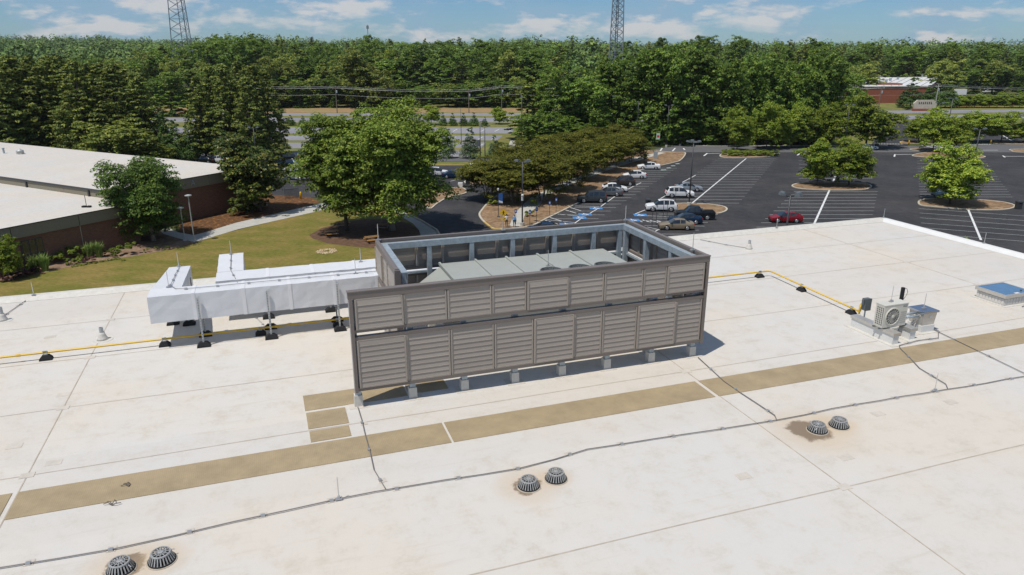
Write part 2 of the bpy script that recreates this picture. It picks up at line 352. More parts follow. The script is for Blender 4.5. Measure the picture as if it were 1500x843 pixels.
def thing(name, label, cat, loc=(0,0,0), rz=0, group=None):
    o = bpy.data.objects.new(name, None); COL.objects.link(o); o.empty_display_size = .3
    o.location = loc; o.rotation_euler[2] = rz
    return tag(o, label, cat, group)
def struct(o): o['kind'] = 'structure'; return o
def copy_tree(o, parent=None):
    c = o.copy(); COL.objects.link(c); c.parent = parent
    for ch in list(o.children): copy_tree(ch, c)
    return c

# ------------------------------------------------------------------ ground
def terrain_h(x, y):
    d = max(0, y - 420)
    h = .018 * d if d < 900 else 16.2 + .005*(d-900)
    k = math.exp(-(((x + 950)/420)**2)) * max(0, min(1, (y-700)/500)) * 12
    k2 = math.exp(-(((x + 150)/260)**2)) * max(0, min(1, (y-420)/300)) * 5
    return h + k + k2 + (2.0*math.sin(x*.006+1)*math.sin(y*.005) if d > 0 else 0) * min(1, d/300)
g = MB(); xs = [-3500 + 7000*i/70 for i in range(71)]; ys = [-400, -150, 0, 60, 120, 180, 240, 300, 360, 400, 420] + [420 + 60*k for k in range(1, 50)]
for y in ys:
    for x in xs: g.v.append((x, y, terrain_h(x, y) - .03))
for j in range(len(ys)-1):
    for i in range(70): g.f.append((j*71+i, j*71+i+1, (j+1)*71+i+1, (j+1)*71+i))
struct(part('ground', g, 'ground'))
def flat(name, pts, z, m, parent=None, px=True):
    poly = [tuple(at(*p)[:2]) for p in pts] if px else pts
    o = part(name, MB().sheet(poly, z), m, parent)
    return o if parent else struct(o)
# lawn, beds and paths between the two buildings
flat('lawn', [(-40,520),(-40,424),(0,413),(60,399),(120,385),(200,375),(262,362),(300,350),(345,338),(450,312),(520,296),(600,300),(640,330),(700,420),(700,520)], .0, 'lawn')
flat('mulch_bed', [(-40,424),(0,414),(60,401),(120,387),(200,375),(262,363),(300,352),(288,352),(262,350),(240,343),(233,335),(150,330),(-60,380)], .012, 'mulch_bed')
flat('mulch_bed', [(262,338),(284,350),(345,331),(430,309),(470,296),(440,283),(400,280),(330,290),(262,315)], .010, 'mulch_leaf')
flat('mulch_ring', [(453,345),(458,350),(480,357),(510,361),(548,364),(580,362),(622,350),(615,338),(600,328),(575,322),(540,321),(505,325),(470,335)], .012, 'mulch_dark')
flat('path', [(233,336),(239,343),(262,350),(284,355),(300,351),(350,336),(452,313),(520,297),(520,289),(440,305),(345,327),(300,341),(284,345),(262,341),(243,333)], .024, 'concrete')
flat('path', [(560,300),(588,318),(605,328),(614,338),(618,352),(648,352),(640,338),(620,326),(598,315),(575,300)], .024, 'concrete')
# parking and drives
flat('parking_lot', [(560,440),(636,352),(641,340),(628,328),(606,314),(585,302),(500,292),(400,286),(380,262),(395,243),(560,243),(730,243),(752,236),(930,226),(1000,222),(1600,222),(1700,520),(1000,480)], .012, 'asphalt')
LOT = bpy.data.objects['parking_lot']
flat('road', [(735,228),(945,221),(990,214.5),(1330,214.5),(1650,205),(1650,229),(1500,223.5),(1000,223.5),(900,232)], .02, 'asphalt_road')
flat('road', [(-200,240),(200,238),(520,237),(740,237),(740,232),(520,232),(200,233),(-200,234)], .02, 'asphalt_road')
flat('road', [(1275,214),(1292,190),(1318,178),(1338,178),(1330,205),(1330,214)], .024, 'asphalt')
flat('parking_lot', [(1335,207),(1337,187),(1650,186),(1650,212),(1500,208)], .024, 'asphalt')
flat('pavement', [(955,214.5),(1300,214.5),(1300,213),(955,213)], .05, 'concrete')
flat('verge', [(380,243),(740,243),(740,237),(380,238)], .006, 'verge')
flat('verge', [(-250,233),(760,232),(785,195),(790,150),(-200,150)], -.008, 'verge')
flat('verge', [(940,213),(1290,213),(1310,190),(1310,200),(1650,187),(1650,140),(1230,142),(1150,195),(940,208)], -.006, 'verge')
# bleached far lots with grass strips between
for q in ([(190,231),(690,230),(688,221),(190,222)], [(190,218),(705,217),(712,209),(190,210)], [(200,206),(728,206),(737,199),(200,199)], [(205,196),(748,196),(757,187),(205,187)]):
    flat('parking_lot', q, .010, 'asphalt_old')
flat('road', [(-250,179.5),(800,179.5),(1100,178),(1650,172),(1650,166.5),(1100,172),(800,173),(-250,173)], .012, 'asphalt_old')
flat('road', [(-250,170),(800,170),(1100,169),(1650,163),(1650,159),(1100,164.5),(800,166),(-250,166)], .012, 'asphalt_old')
flat('bank', [(-250,165.5),(800,165.5),(800,157.5),(-250,157.5)], .004, 'clay')
flat('path', [(739,226),(752,226),(757,206),(748,206)], .03, 'concrete')

def line(p, q, w, m='paint_old', lot=None, name='parking_line', z=.022):
    p, q = Vector(p[:2]), Vector(q[:2]); d = (q-p).normalized(); n = Vector((-d.y, d.x))*w/2
    return part(name, MB().sheet([tuple(p+n), tuple(q+n), tuple(q-n), tuple(p-n)], z), m, lot or LOT)
def pline(a, b, w=.11, m='paint_old', **k): return line(at(*a), at(*b), w, m, **k)
# double row with a long white spine: stalls run across the picture
def stall_rows(s0, s1, left, right, n, skip=()):
    A, B = at(*s0), at(*s1)
    for k in range(n+1):
        c = A.lerp(B, k/n)
        if k in skip: continue
        line(c + Vector((left[0]*(1-k/n)+left[1]*k/n, 0, 0)), c + Vector((right[0]*(1-k/n)+right[1]*k/n, 0, 0)), .11)
pline((1012,299.5),(1093,232.5), .22, 'paint')
stall_rows((1014,298),(1093,232.5),(-6.4,-6.6),(7.6,7.0),18)
pline((1191,332),(1215,279), .28, 'paint'); pline((1219.5,268),(1224,258), .28, 'paint')
stall_rows((1187,340),(1214.5,281),(-8,-6.2),(8,8.6),11)
for k in range(7): 
    y = 262 - k*5.2; pline((1170-.0*k,y),(1278,y))
pline((1418.5,308),(1437,352), .28, 'paint')
for y0, y1, xl in ((306,317,1345.5),(312.5,324,1347),(319.5,331,1348),(327,338.5,1349),(334,346,1350),(342,355,1352)): pline((xl,y0),(1560,y1+4))
for k in range(16):
    y = 232.5 + k*3.75; pline((1343+k*.3, y),(1442+k*2.75, y+.3))
# stalls on the hedge side
for k in range(19):
    t = k/18; p = at(811,321).lerp(at(946,247), t); line(p, p + Vector((6.6,0,0)), .11)
pline((782,329),(836,299), .16, 'paint'); pline((846,297),(880,276), .14, 'paint')
for (x, y) in ((788,326),(795,322),(802,318),(822,306),(829,302.5)): pline((x,y),(x+22,y+6.8), .16, 'paint')
pline((797,322),(842,326.5), .12, 'paint'); pline((817,314),(858,318), .12, 'paint'); pline((833,302),(878,303), .12, 'paint')
pline((842,327.5),(850,321.5), .16, 'paint'); pline((864,313),(876,306), .16, 'paint'); pline((880,303),(905,285), .16, 'paint'); pline((905,285),(939,268), .16, 'paint')
for k in range(4): pline((970+k*6.5-(k==0)*2, 249.5-k*3.0),(976+k*6.5, 249.2-k*3.0), .55, 'paint_green')
# stalls on the near side of the aisle
for y, xa, xb in ((343,935,1030),(337,930,1024),(331,944,1032),(325.5,948,1037),(320,955,1044),(314,965,1052)): pline((xa,y),(xb,y+.8))
for (x, y) in ((929,322),(941,322.5),(952,323),(962,323.5)): pline((x,y),(x+12,y+3.6), .16, 'paint')
pline((922,322),(975,326), .12, 'paint'); pline((938,316),(990,318.5), .12, 'paint'); pline((948,333),(966,337), .12, 'paint'); pline((957,341),(966,336), .16, 'paint')
pline((930,314),(945,308), .16, 'paint'); pline((958,297),(975,287), .16, 'paint'); pline((995,270),(1019,257), .16, 'paint')
for (a, b) in (((1031,229),(1036,225)),((1036,225.6),(1055,225.2)),((1168,228),(1172,225)),((1310,230),(1311,226.5)),((1311,227),(1336,226.5)),((1472,231),(1469,228.5)),((1470,229.5),(1510,229.5)),((966,223),(970,217.5)),((985,222),(989,217.5)),((1003,220),(1001,217.6)),((1290,219.5),(1313,219)),((1440,220.5),(1462,220.5)),((1368,213),(1380,217))):
    pline(a, b, .35, 'paint', z=.036)
for k in range(9): pline((1286+k*4.2,211.5),(1288.5+k*4.2,211.3), .5, 'paint', z=.036); pline((1420+k*3.6,212),(1422+k*3.6,211.8), .5, 'paint', z=.036)
pline((1466,197),(1485,208.5), .35, 'paint', z=.04); pline((1350,213),(1374,218.5), .35, 'paint', z=.036)
for k in range(7): pline((676+k*4.5,254.8-k*.3),(681+k*4.5,260.4-k*.3), .3, 'paint')   # zebra by the drive
pline((677,262),(716,254), .14, 'paint'); pline((660,266),(680,261), .12, 'paint'); pline((676,248.5),(690,246), .14, 'paint')
OLD = [o for o in bpy.data.objects if o.name.startswith('parking_lot') and o is not LOT]
for x0, x1, y, lot in ((215,680,226,0),(225,700,214,1),(230,720,203,2),(235,745,191.5,3)):   # faint far stalls
    l = [o for o in OLD if o.data.materials[0].name == 'bleached_asphalt'][lot]
    for k in range(26):
        x = x0 + (x1-x0)*k/25
        if 415 < x < 660 and k % 3 or 240 < x < 410 and k % 2: continue
        pline((x, y+1.6), (x+7, y-2.2), .22, 'paint', lot=l, z=.03)
def wheelchair(px, py):                                # blue square with a white wheelchair user
    c = at(px, py); c.z = 0; s = .8
    o = part('accessible_bay_mark', MB().sheet([(c.x-s*1.25,c.y-s),(c.x+s*1.25,c.y-s),(c.x+s*1.25,c.y+s),(c.x-s*1.25,c.y+s)], .024), 'paint_blue', LOT)
    mb = MB(); R0 = .42
    for k in range(14):
        t0, t1 = math.radians(-200 + 18*k), math.radians(-200 + 18*(k+1))
        mb.sheet([(c.x-.1+math.cos(t)*r, c.y-.25+math.sin(t)*r) for t, r in ((t0,R0),(t1,R0),(t1,R0-.15),(t0,R0-.15))], .030)
    for (a, b2, w) in (((-.15,.5),(-.08,0),.2),((-.08,0),(.3,-.02),.16),((.3,0),(.5,-.5),.16),((-.1,.3),(.25,.25),.12)):
        p, q = Vector(a), Vector(b2); d = (q-p).normalized(); n = Vector((-d.y, d.x))*w/2
        mb.sheet([(c.x+v.x, c.y+v.y) for v in (p+n, q+n, q-n, p-n)], .030)
    mb.sheet([(c.x-.17+.14*math.cos(t), c.y+.68+.14*math.sin(t)) for t in [k*math.pi/4 for k in range(8)]], .030)
    part('wheelchair_symbol', mb, 'paint', o)
for p in ((873,305.5),(857,314.5),(849,319.5),(830,329),(938,315.5),(927,323)): wheelchair(*p)
# kerbed islands
def smooth_closed(pts, k=4):
    out = []; n = len(pts)
    for i in range(n):
        p0, p1, p2, p3 = (Vector(pts[(i+j-1) % n]) for j in range(4))
        for s in range(k):
            t = s/k
            out.append(tuple(.5*((2*p1)+(p2-p0)*t+(2*p0-5*p1+4*p2-p3)*t*t+(3*p1-p0-3*p2+p3)*t**3)))
    return out
def island(pts, m='mulch', kerb='kerbstone', w=.28, sm=True, yellow=()):
    poly = [tuple(at(*p)[:2]) for p in pts]
    if sm: poly = smooth_closed(poly)
    c = sum((Vector(p) for p in poly), Vector((0,0)))/len(poly)
    area = sum(poly[i][0]*poly[(i+1)%len(poly)][1]-poly[(i+1)%len(poly)][0]*poly[i][1] for i in range(len(poly)))
    sgn = 1 if area > 0 else -1; inner = []
    for i in range(len(poly)):
        d = (Vector(poly[(i+1)%len(poly)]) - Vector(poly[i-1])).normalized(); inner.append(tuple(Vector(poly[i]) + Vector((-d.y, d.x))*w*sgn))
    n = len(poly); mb = MB()
    v = [(*p, .0) for p in poly] + [(*p, .13) for p in poly] + [(*p, .13) for p in inner] + [(*p, .05) for p in inner]
    f = []
    for i in range(n):
        j = (i+1) % n
        for k in range(3): f.append((k*n+i, k*n+j, (k+1)*n+j, (k+1)*n+i))
    mb.add(v, f)
    o = struct(part('kerb', mb, kerb)); part('mulch_bed', MB().sheet(inner, .105), m, o)
    return o
island([(776,333),(738,336.5),(722,336),(708,326),(701,316),(705,308),(716,296),(735,283),(775,264),(830,245),(890,228),(942,221),(985,223.5),(1003,224),(1004,228),(998,235),(988,239),(940,250),(915,262),(890,275),(850,297),(800,322)], yellow=(0,))
flat('path', [(746,333),(764,333.5),(768,318),(790,303),(800,288),(840,270),(900,247),(950,232),(975,225),(966,224),(930,232),(880,247),(820,270),(780,289),(764,303),(752,318)], .14, 'concrete')
island([(1160,274),(1163,270.5),(1180,268),(1215,267.5),(1260,269),(1276,272),(1275,276),(1262,279),(1215,279.5),(1175,277.5)])
island([(1344,298),(1349,293.5),(1372,291),(1420,292.5),(1465,296),(1486,301),(1485,305.5),(1465,308.5),(1420,308),(1375,304.5),(1350,302)])
island([(965,302),(1000,298.5),(1040,300),(1060,303),(1066,307.5),(1060,312),(1045,314),(1000,312),(970,308)])
island([(1054,229.5),(1058,225.5),(1075,222),(1100,221),(1130,223),(1138,227),(1132,230),(1095,231.5),(1065,231.8)], 'mulch')
island([(1336,229),(1345,225.5),(1365,223.5),(1400,225),(1440,229),(1441,231.5),(1425,232.5),(1365,231.5)])
island([(1332,219.5),(1345,217.8),(1374,218.5),(1374,221),(1345,221.4)]); island([(1481,221.5),(1490,219),(1600,218.5),(1600,224),(1500,224)])
island([(1318,208.5),(1336,206.5),(1400,208.5),(1402,210.5),(1330,211)], kerb='kerb_yellow'); island([(1450,209.5),(1470,207.5),(1560,208),(1560,211.5),(1470,211.5)], kerb='kerb_yellow')
island([(628,306),(640,300),(655,291),(672,287),(683,283.5),(684,279.5),(676,275.5),(660,276),(630,278),(600,290)])
island([(680,268),(683,264.5),(700,262),(722,261.5),(722,270),(705,270),(690,271)])
def kerb_run(pts, m='kerb_yellow', w=.25, h=.14, name='kerb'):
    mb = MB(); P = [at(*p) for p in pts]
    for a, b in zip(P, P[1:]): mb.bar((a.x,a.y,h/2+.03),(b.x,b.y,h/2+.03), w, h)
    return struct(part(name, mb, m))
kerb_run([(400,243.5),(560,243),(735,242.5)]); kerb_run([(1004,214.6),(1300,214.6)], 'kerbstone'); kerb_run([(738,337.5),(722,336.5),(710,327)])
kerb_run([(648,352),(640,338),(620,326),(598,315)], 'kerbstone')

# ------------------------------------------------------------------ the building under the camera
BA0, BA1, BB0, BB1 = -60.0, 27.65, -14.0, 25.86
bld = thing('flat_roofed_building', 'large flat roofed building with white membrane roof filling the foreground', 'building', rf(0, 0, -RZ), TH)
part('wall', MB().box(BA0+.25, BA1-.25, BB0+.25, BB1-.25, 0, RZ-.32), 'brick', bld)
part('fascia', MB().box(BA0+.05, BA1-.05, BB0+.05, BB1-.05, RZ-.32, RZ-.02), 'boot', bld)
roof = part('roof', MB().sheet([(BA0,BB0),(BA1,BB0),(BA1,BB1),(BA0,BB1)], 0), 'membrane', bld, (0,0,RZ))
def edge(p, q, inward):
    n = Vector((*inward, 0)); p, q = Vector((*p, 0)), Vector((*q, 0)); prof = ((0,-.03),(0,.13),(.16,.13),(.40,.006))
    v = [c + n*d + Vector((0,0,z)) for c in (p, q) for d, z in prof]
    return MB().add(v, [(0,1,5,4),(1,2,6,5),(2,3,7,6),(0,3,2,1),(4,5,6,7)])
part('roof_edge', edge((BA0,BB1+.01),(BA1,BB1+.01),(0,-1)), 'boot', roof)
part('roof_edge', edge((BA1+.01,BB0),(BA1+.01,BB1),(-1,0)), 'white', roof)
M['seam'] = mat('lap_seam_membrane', (.42, .37, .30), .7, 0, .25, 3)
M['seam2'] = mat('cover_strip_membrane', (.52, .48, .42), .7, 0, .15, 3)
for b in (5.75, 8.70, 14.0, 16.85, 19.82, 22.77): 
    mb = MB(); x = BA0
    while x < BA1 - .5:                                 # a hand laid lap wanders a little
        x2 = min(x + 1.5, BA1-.41); d0 = .012*math.sin(x*.9+b); d1 = .012*math.sin(x2*.9+b)
        mb.add([(x,b+d0-.013,.0035),(x2,b+d1-.013,.0035),(x2,b+d1+.013,.0035),(x,b+d0+.013,.0035)], [(0,1,2,3)]); x = x2
    part('lap_seam', mb, 'seam', roof)
for a in (-18.9, -4.76, 9.42, 22.7): part('lap_seam', MB().box(a-.011, a+.011, 3 if a < 0 else 5, BB1-.41, .0, .006), 'seam', roof)
for a in (-4.76, 9.42, 22.7):
    for b in (8.70, 14.0, 16.85, 19.82, 22.77): part('seam_patch', MB().box(a-.12, a+.12, b-.09, b+.09, 0, .009), 'seam2', roof, rz=None)
for a, b in ((-5.3,15.3),(-4.4,14.35),(-6.1,21.8),(-4.9,17.6),(7.9,9.6),(12.2,10.7),(10.2,9.5),(14.2,10.6),(1.8,16.4),(-3.3,22.6)): 
    part('membrane_patch', MB().box(a-.14, a+.14, b-.1, b+.1, 0, .005), 'seam2', roof)
# walkway pads
def pad(a0, a1, b0, b1): part('walkway_pad', MB().box(a0, a1, b0, b1, 0, .012), 'pad', roof)
edges_a = [-60,-33,-18.97,-4.80,3.05,9.35,27.2]
for a0, a1 in zip(edges_a, edges_a[1:]): pad(a0+.05, a1-.05 if a1 != 3.05 else a1-.0, 12.56, 13.42)
pad(.33, 2.62, 14.93, 15.70); pad(2.66, 3.6, 15.0, 15.72); pad(.34, 1.18, 14.07, 14.82); pad(.35, 1.16, 13.50, 13.96); pad(24.5, 27.0, 13.9, 14.6)

def roof_thing(name, label, cat, a, b, z=0, rz=0, group=None): return thing(name, label, cat, rf(a, b, z), TH + rz, group)

# ------------------------------------------------------------------ louvred plant screen
SC = roof_thing('plant_screen', 'grey brown louvred metal plant screen standing on steel posts', 'screen', 1.42, 14.72)
BL = {}
def blade_mesh(w):
    w = round(w, 2)
    if w not in BL:
        prof = ((-.034,.001),(-.039,.004),(-.040,.012),(-.036,.020),(-.027,.112),(-.024,.150),(-.017,.150),(-.020,.112),(-.029,.020),(-.031,.010))
        n = len(prof); v = [(x, y, z) for x in (-w/2, w/2) for y, z in prof]
        mb = MB().add(v, [(i, (i+1)%n, n+(i+1)%n, n+i) for i in range(n)] + [tuple(range(n)), tuple(range(2*n-1, n-1, -1))])
        BL[w] = mb.mesh('louvre_blade'); BL[w].materials.append(M['screen'])
    return BL[w]
def panel(x0, x1, z0, z1, y=0., proud=False, xf=None, n=None, stuff=False):
    root_loc = Vector(((x0+x1)/2, y - (.035 if proud else 0), z0)); w = x1 - x0 - .02; h = z1 - z0
    fr = MB(); t = .035
    fr.box(-w/2, -w/2+t, -.060, .03, 0, h); fr.box(w/2-t, w/2, -.060, .03, 0, h); fr.box(-w/2+t, w/2-t, -.056, .03, 0, .012)
    fr.box(-w/2+t, w/2-t, -.040, .03, h-.016, h)
    p = part('louvre_panel', fr, 'screen', SC); p.matrix_local = (xf or Matrix()) @ Matrix.Translation(root_loc)
    n = n or max(1, round((h-.03)/.122)); st = (h-.034)/n
    if stuff:
        mb = MB(); src = blade_mesh(w - 2*t)
        for k in range(n): mb.add([(v.co.x, v.co.y, v.co.z*st/.122+.012+k*st) for v in src.vertices], [tuple(f.vertices) for f in src.polygons])
        o = part('louvre_blades', mb, 'screen', p); o['kind'] = 'stuff'
    else:
        for k in range(n):
            o = link('louvre_blade', blade_mesh(w - 2*t), None, p, (0, -.010, .012 + k*st)); o.scale[2] = st/.122
ZU0, ZU1, ZL0, ZL1, ZT = 1.87, 2.56, .50, 1.62, 2.72
UP = [.10, 1.15, 2.13, 3.17, 4.01, 5.05, 5.98, 7.03, 7.68, 8.74]; LO = [.09, 1.17, 2.18, 3.22, 4.19, 5.22, 5.97, 6.92, 8.00, 8.77]
for i in range(9):
    panel(UP[i], UP[i+1], ZU0, ZU1, 0, i in (0, 4, 8)); panel(LO[i], LO[i+1], ZL0, ZL1, 0, i in (0, 4, 7))
FL = 8.86
def rail(name, mb, m='screen_trim'): return part(name, mb, m, SC)
rail('coping', MB().box(-.02, FL+.02, -.068, .06, ZU1+.012, ZT)); rail('coping_lip', MB().box(-.03, FL+.03, -.082, .072, ZT, ZT+.022))
rail('rail', MB().box(.07, FL-.07, -.064, .06, 1.80, ZU0-.004)); rail('rail', MB().box(.07, FL-.07, -.064, .06, ZL1+.004, 1.70)); rail('rail', MB().box(.07, FL-.07, -.064, .06, .42, ZL0-.004))
rail('corner_trim', MB().box(0, .07, -.09, .07, .40, ZU1+.012)); rail('corner_trim', MB().box(FL-.07, FL, -.09, .07, .40, ZU1+.012))
BD = 4.33
XS = Matrix.Translation((FL, 0, 0)) @ Matrix.Rotation(math.pi/2, 4, 'Z')                  # right wall, faces right
XB = Matrix.Translation((FL, BD, 0)) @ Matrix.Rotation(math.pi, 4, 'Z')                   # back wall, faces back
XL = Matrix.Translation((1.30, BD, 0)) @ Matrix.Rotation(-math.pi/2, 4, 'Z')              # left wall, faces left
XL_LEN = 3.05
bk = [.1, 1.0, 1.75, 2.6, 3.3, 4.15, 4.9, 5.75, 6.5, 7.46]
for a, b in zip(bk, bk[1:]): panel(a, b, ZU0, ZU1, 0, False, XB); panel(a, b, ZL0, ZL1, 0, False, XB, stuff=True)
sd = [.1, .95, 1.85, 2.55, 3.45, 4.23]
for i, (a, b) in enumerate(zip(sd, sd[1:])): panel(a, b, ZU0, ZU1, 0, False, XS); panel(a, b, ZL0, ZL1, 0, i in (1, 3), XS, stuff=True)
ld = [.08, 1.1, 1.75, 2.95]
for i, (a, b) in enumerate(zip(ld, ld[1:])): panel(a, b, ZU0, ZU1, 0, i == 0, XL); panel(a, b, ZL0, ZL1, 0, i == 1, XL)
def wall_trim(X, L):
    for nm, mb in (('coping', MB().box(.0, L, -.066, .03, ZU1+.012, ZT)), ('rail', MB().box(.05, L-.05, -.064, .06, 1.80, ZU0-.004)), ('rail', MB().box(.05, L-.05, -.064, .06, ZL1+.004, 1.70)), ('rail', MB().box(.05, L-.05, -.064, .06, .42, ZL0-.004))):
        o = rail(nm, mb); o.matrix_local = X
wall_trim(XB @ Matrix.Translation((.13,0,0)), FL-1.30-.15); wall_trim(XS @ Matrix.Translation((.08,0,0)), BD-.02); wall_trim(XL @ Matrix.Translation((.065,0,0)), XL_LEN-.07)
o = rail('corner_trim', MB().box(XL_LEN-.06, XL_LEN+.05, -.09, .05, .40, ZT)); o.matrix_local = XL
def post(x, y, w=.13, top=2.50, sleeve=True):
    p = part('post', MB().box(x-w/2, x+w/2, y-w/2, y+w/2, .02, top), 'galv', SC)
    if sleeve: part('flashing_sleeve', MB().add([(x+sx*(w/2+d), y+sy*(w/2+d), z) for d, z in ((.022,.26),(.03,.005)) for sx, sy in ((-1,-1),(1,-1),(1,1),(-1,1))], [(0,1,2,3),(0,4,5,1),(1,5,6,2),(2,6,7,3),(3,7,4,0)]), 'boot', p); part('base_patch', MB().box(x-.22, x+.22, y-.2, y+.2, 0, .006), 'seam2', p)
for x in (.07, 1.30, 2.53, 3.78, 5.0, 6.22, 7.47, 8.68): post(x, .14)
for x in (1.42, 2.68, 3.90, 5.12, 6.42, 7.68): post(x, BD-.16)
for y in (BD-.30, 2.78, 1.42): post(FL-.16, y)
post(8.55, BD-.16); post(1.46, 1.36, .12, 2.62); post(1.46, 2.7)
for p, q in (((1.33,BD-.16,2.56),(FL-.1,BD-.16,2.56)),((FL-.16,BD-.25,2.56),(FL-.16,.22,2.56)),((1.46,BD-.24,2.56),(1.46,1.30,2.56)),((.1,.15,2.50),(FL-.25,.15,2.50)),((1.36,BD-.11,1.74),(FL-.1,BD-.11,1.74)),((FL-.11,BD-.2,1.74),(FL-.11,.2,1.74))):
    part('top_tube' if p[2] > 2 else 'girt', MB().bar(p, q, .15 if p[2] > 2 else .07, .16 if p[2] > 2 else .06), 'galv', SC)

# rooftop unit behind the screen
RT = roof_thing('rooftop_unit', 'pale grey green rooftop air handling unit inside the louvred screen', 'air handler', 4.30, 16.25)
UL, UD, UZ = 4.96, 2.22, 2.04
part('casing', MB().box(0, UL, 0, UD, .38, UZ-.03), 'rtu', RT); part('base_rail', MB().box(.05, UL-.05, .05, UD-.05, .0, .38), 'boot', RT)
seams = [0, 1.02, 1.92, 2.86, 3.88, UL]
for a, b in zip(seams, seams[1:]): part('roof_panel', MB().box(a+.012, b-.012, -.04, UD+.04, UZ-.028, UZ), 'rtu', RT)
for a in seams[:-1]: part('standing_seam', MB().box(a-.028, a+.028, -.05, UD+.05, UZ-.03, UZ+.045), 'rtu', RT)
part('intake_hood', MB().add([(0,.02,UZ-.06),(0,UD-.02,UZ-.06),(-.80,.02,1.42),(-.80,UD-.02,1.42),(0,.02,1.30),(0,UD-.02,1.30)], [(0,1,3,2),(2,3,5,4),(0,2,4),(1,5,3),(0,4,5,1)]), 'rtu', RT)
for a in (2.58, 3.40, 4.15):
    f = part('fan_guard', MB().lathe([(.30,0),(.31,.02),(.31,.075),(.28,.085),(.27,.02)], 24, (a, .46, UZ), caps=False), 'dgrey', RT)
    mb = MB()
    for k in range(6): t = k*math.pi/6; mb.bar((a-.28*math.cos(t), .46-.28*math.sin(t), UZ+.06+k*.0015), (a+.28*math.cos(t), .46+.28*math.sin(t), UZ+.06+k*.0015), .012, .01)
    part('guard_wires', mb, 'dgrey', f)

# ------------------------------------------------------------------ wrapped ducts
def wrap_mesh(path_prof):                               # list of 4-corner rings, subdivided for slack in the wrap
    rng = random.Random(3); mb = MB(); rings = []
    for (r0, r1) in zip(path_prof, path_prof[1:]):
        L = (Vector(r1[0]) - Vector(r0[0])).length; n = max(1, int(L/.22))
        for k in range(n):
            rings.append([Vector(a).lerp(Vector(b), k/n) for a, b in zip(r0, r1)])
    rings.append([Vector(a) for a in path_prof[-1]])
    full = []
    for ri, g4 in enumerate(rings):
        row = []
        for i in range(4):
            a, b = g4[i], g4[(i+1) % 4]
            for s in range(4):
                p = a.lerp(b, s/4)
                j = .006 if (ri not in (0, len(rings)-1)) else .004
                row.append(p + Vector((rng.uniform(-j,j), rng.uniform(-j,j), rng.uniform(-j,j))))
        full.append(row)
    o = len(mb.v); mb.v += [tuple(p) for r in full for p in r]
    for i in range(len(full)-1):
        for k in range(16): mb.f.append((o+i*16+k, o+i*16+(k+1)%16, o+(i+1)*16+(k+1)%16, o+(i+1)*16+k))
    mb.f.append(tuple(o+k for k in range(16))); mb.f.append(tuple(o+(len(full)-1)*16+k for k in range(16)))
    return mb
def bx(a0, a1, b0, b1, z0, z1): return None
D1 = roof_thing('wrapped_duct', 'long white wrapped air duct nearest the camera, with stub sloping to roof edge', 'duct', 0, 0)
Y0, Y1 = 19.72, 20.42
part('duct_run', wrap_mesh([[(-3.2,Y0,.77),(-3.2,Y0,1.50),(-3.2,Y1,1.50),(-3.2,Y1,.77)], [(7.0,Y0,.77),(7.0,Y0,1.50),(7.0,Y1,1.50),(7.0,Y1,.77)]]), 'duct', D1)
part('duct_stub', wrap_mesh([[(-3.19,Y1+.01,.78),(-3.19,Y1+.01,1.49),(-2.42,Y1+.01,1.49),(-2.42,Y1+.01,.78)], [(-3.12,24.0,.30),(-3.12,24.0,1.12),(-2.50,24.0,1.12),(-2.50,24.0,.30)]]), 'duct', D1)
part('end_frame', MB().box(-2.405,-2.385,22.4,22.52,.72,1.16), 'dgrey', D1)
D2 = roof_thing('wrapped_duct', 'second white wrapped air duct lying behind the front one, with level stub', 'duct', 0, 0)
part('duct_run', wrap_mesh([[(-1.64,21.42,.55),(-1.64,21.42,1.27),(-1.64,22.36,1.27),(-1.64,22.36,.55)], [(7.0,21.42,.55),(7.0,21.42,1.27),(7.0,22.36,1.27),(7.0,22.36,.55)]]), 'duct', D2)
part('duct_stub', wrap_mesh([[(-1.63,22.37,.56),(-1.63,22.37,1.275),(-.88,22.37,1.275),(-.88,22.37,.56)], [(-1.64,24.3,.56),(-1.64,24.3,1.33),(-.90,24.3,1.33),(-.90,24.3,.56)]]), 'duct', D2)
M['tape'] = mat('white_wrap_tape', (.70, .70, .71), .35, 0, .05, 4)
for a in (-2.1, -.85, .35, 1.55, 2.75): part('tape_band', MB().box(a-.045, a+.045, Y0-.009, Y1+.009, .761, 1.509), 'tape', D1)
for a in (-.2, 1.1, 2.4): part('tape_band', MB().box(a-.045, a+.045, 21.411, 22.369, .541, 1.279), 'tape', D2)
def foot_mesh(): 
    return MB().add([(sx*w, sy*d, z) for w, d, z in ((.17,.11,0),(.165,.105,.05),(.085,.075,.13)) for sx, sy in ((-1,-1),(1,-1),(1,1),(-1,1))],
        [(0,3,2,1),(8,9,10,11)] + [(k*4+i, k*4+(i+1)%4, (k+1)*4+(i+1)%4, (k+1)*4+i) for k in range(2) for i in range(4)])
FOOT = foot_mesh().mesh('rubber_foot'); FOOT.materials.append(M['rubber'])
def duct_support(a, b0, b1, ztop, zbeam, label):
    t = roof_thing('duct_support', label, 'support frame', a, b0, 0, 0, 'strut frames carrying the white ducts')
    for b in (0, b1-b0):
        link('rubber_foot', FOOT, None, t, (0, b, 0))
        s = MB().box(-.021, .021, b-.021, b+.021, .12, ztop); p = part('strut', s, 'galv_dull', t)
        h = MB()
        for k in range(int((ztop-.2)/.075)): h.box(-.008, .008, b-.0225, b-.0205, .18+k*.075, .215+k*.075)
        part('slots', h, 'dgrey', p)
    part('cross_bar', MB().box(-.02, .02, .02, b1-b0-.02, zbeam-.045, zbeam), 'galv_dull', t)
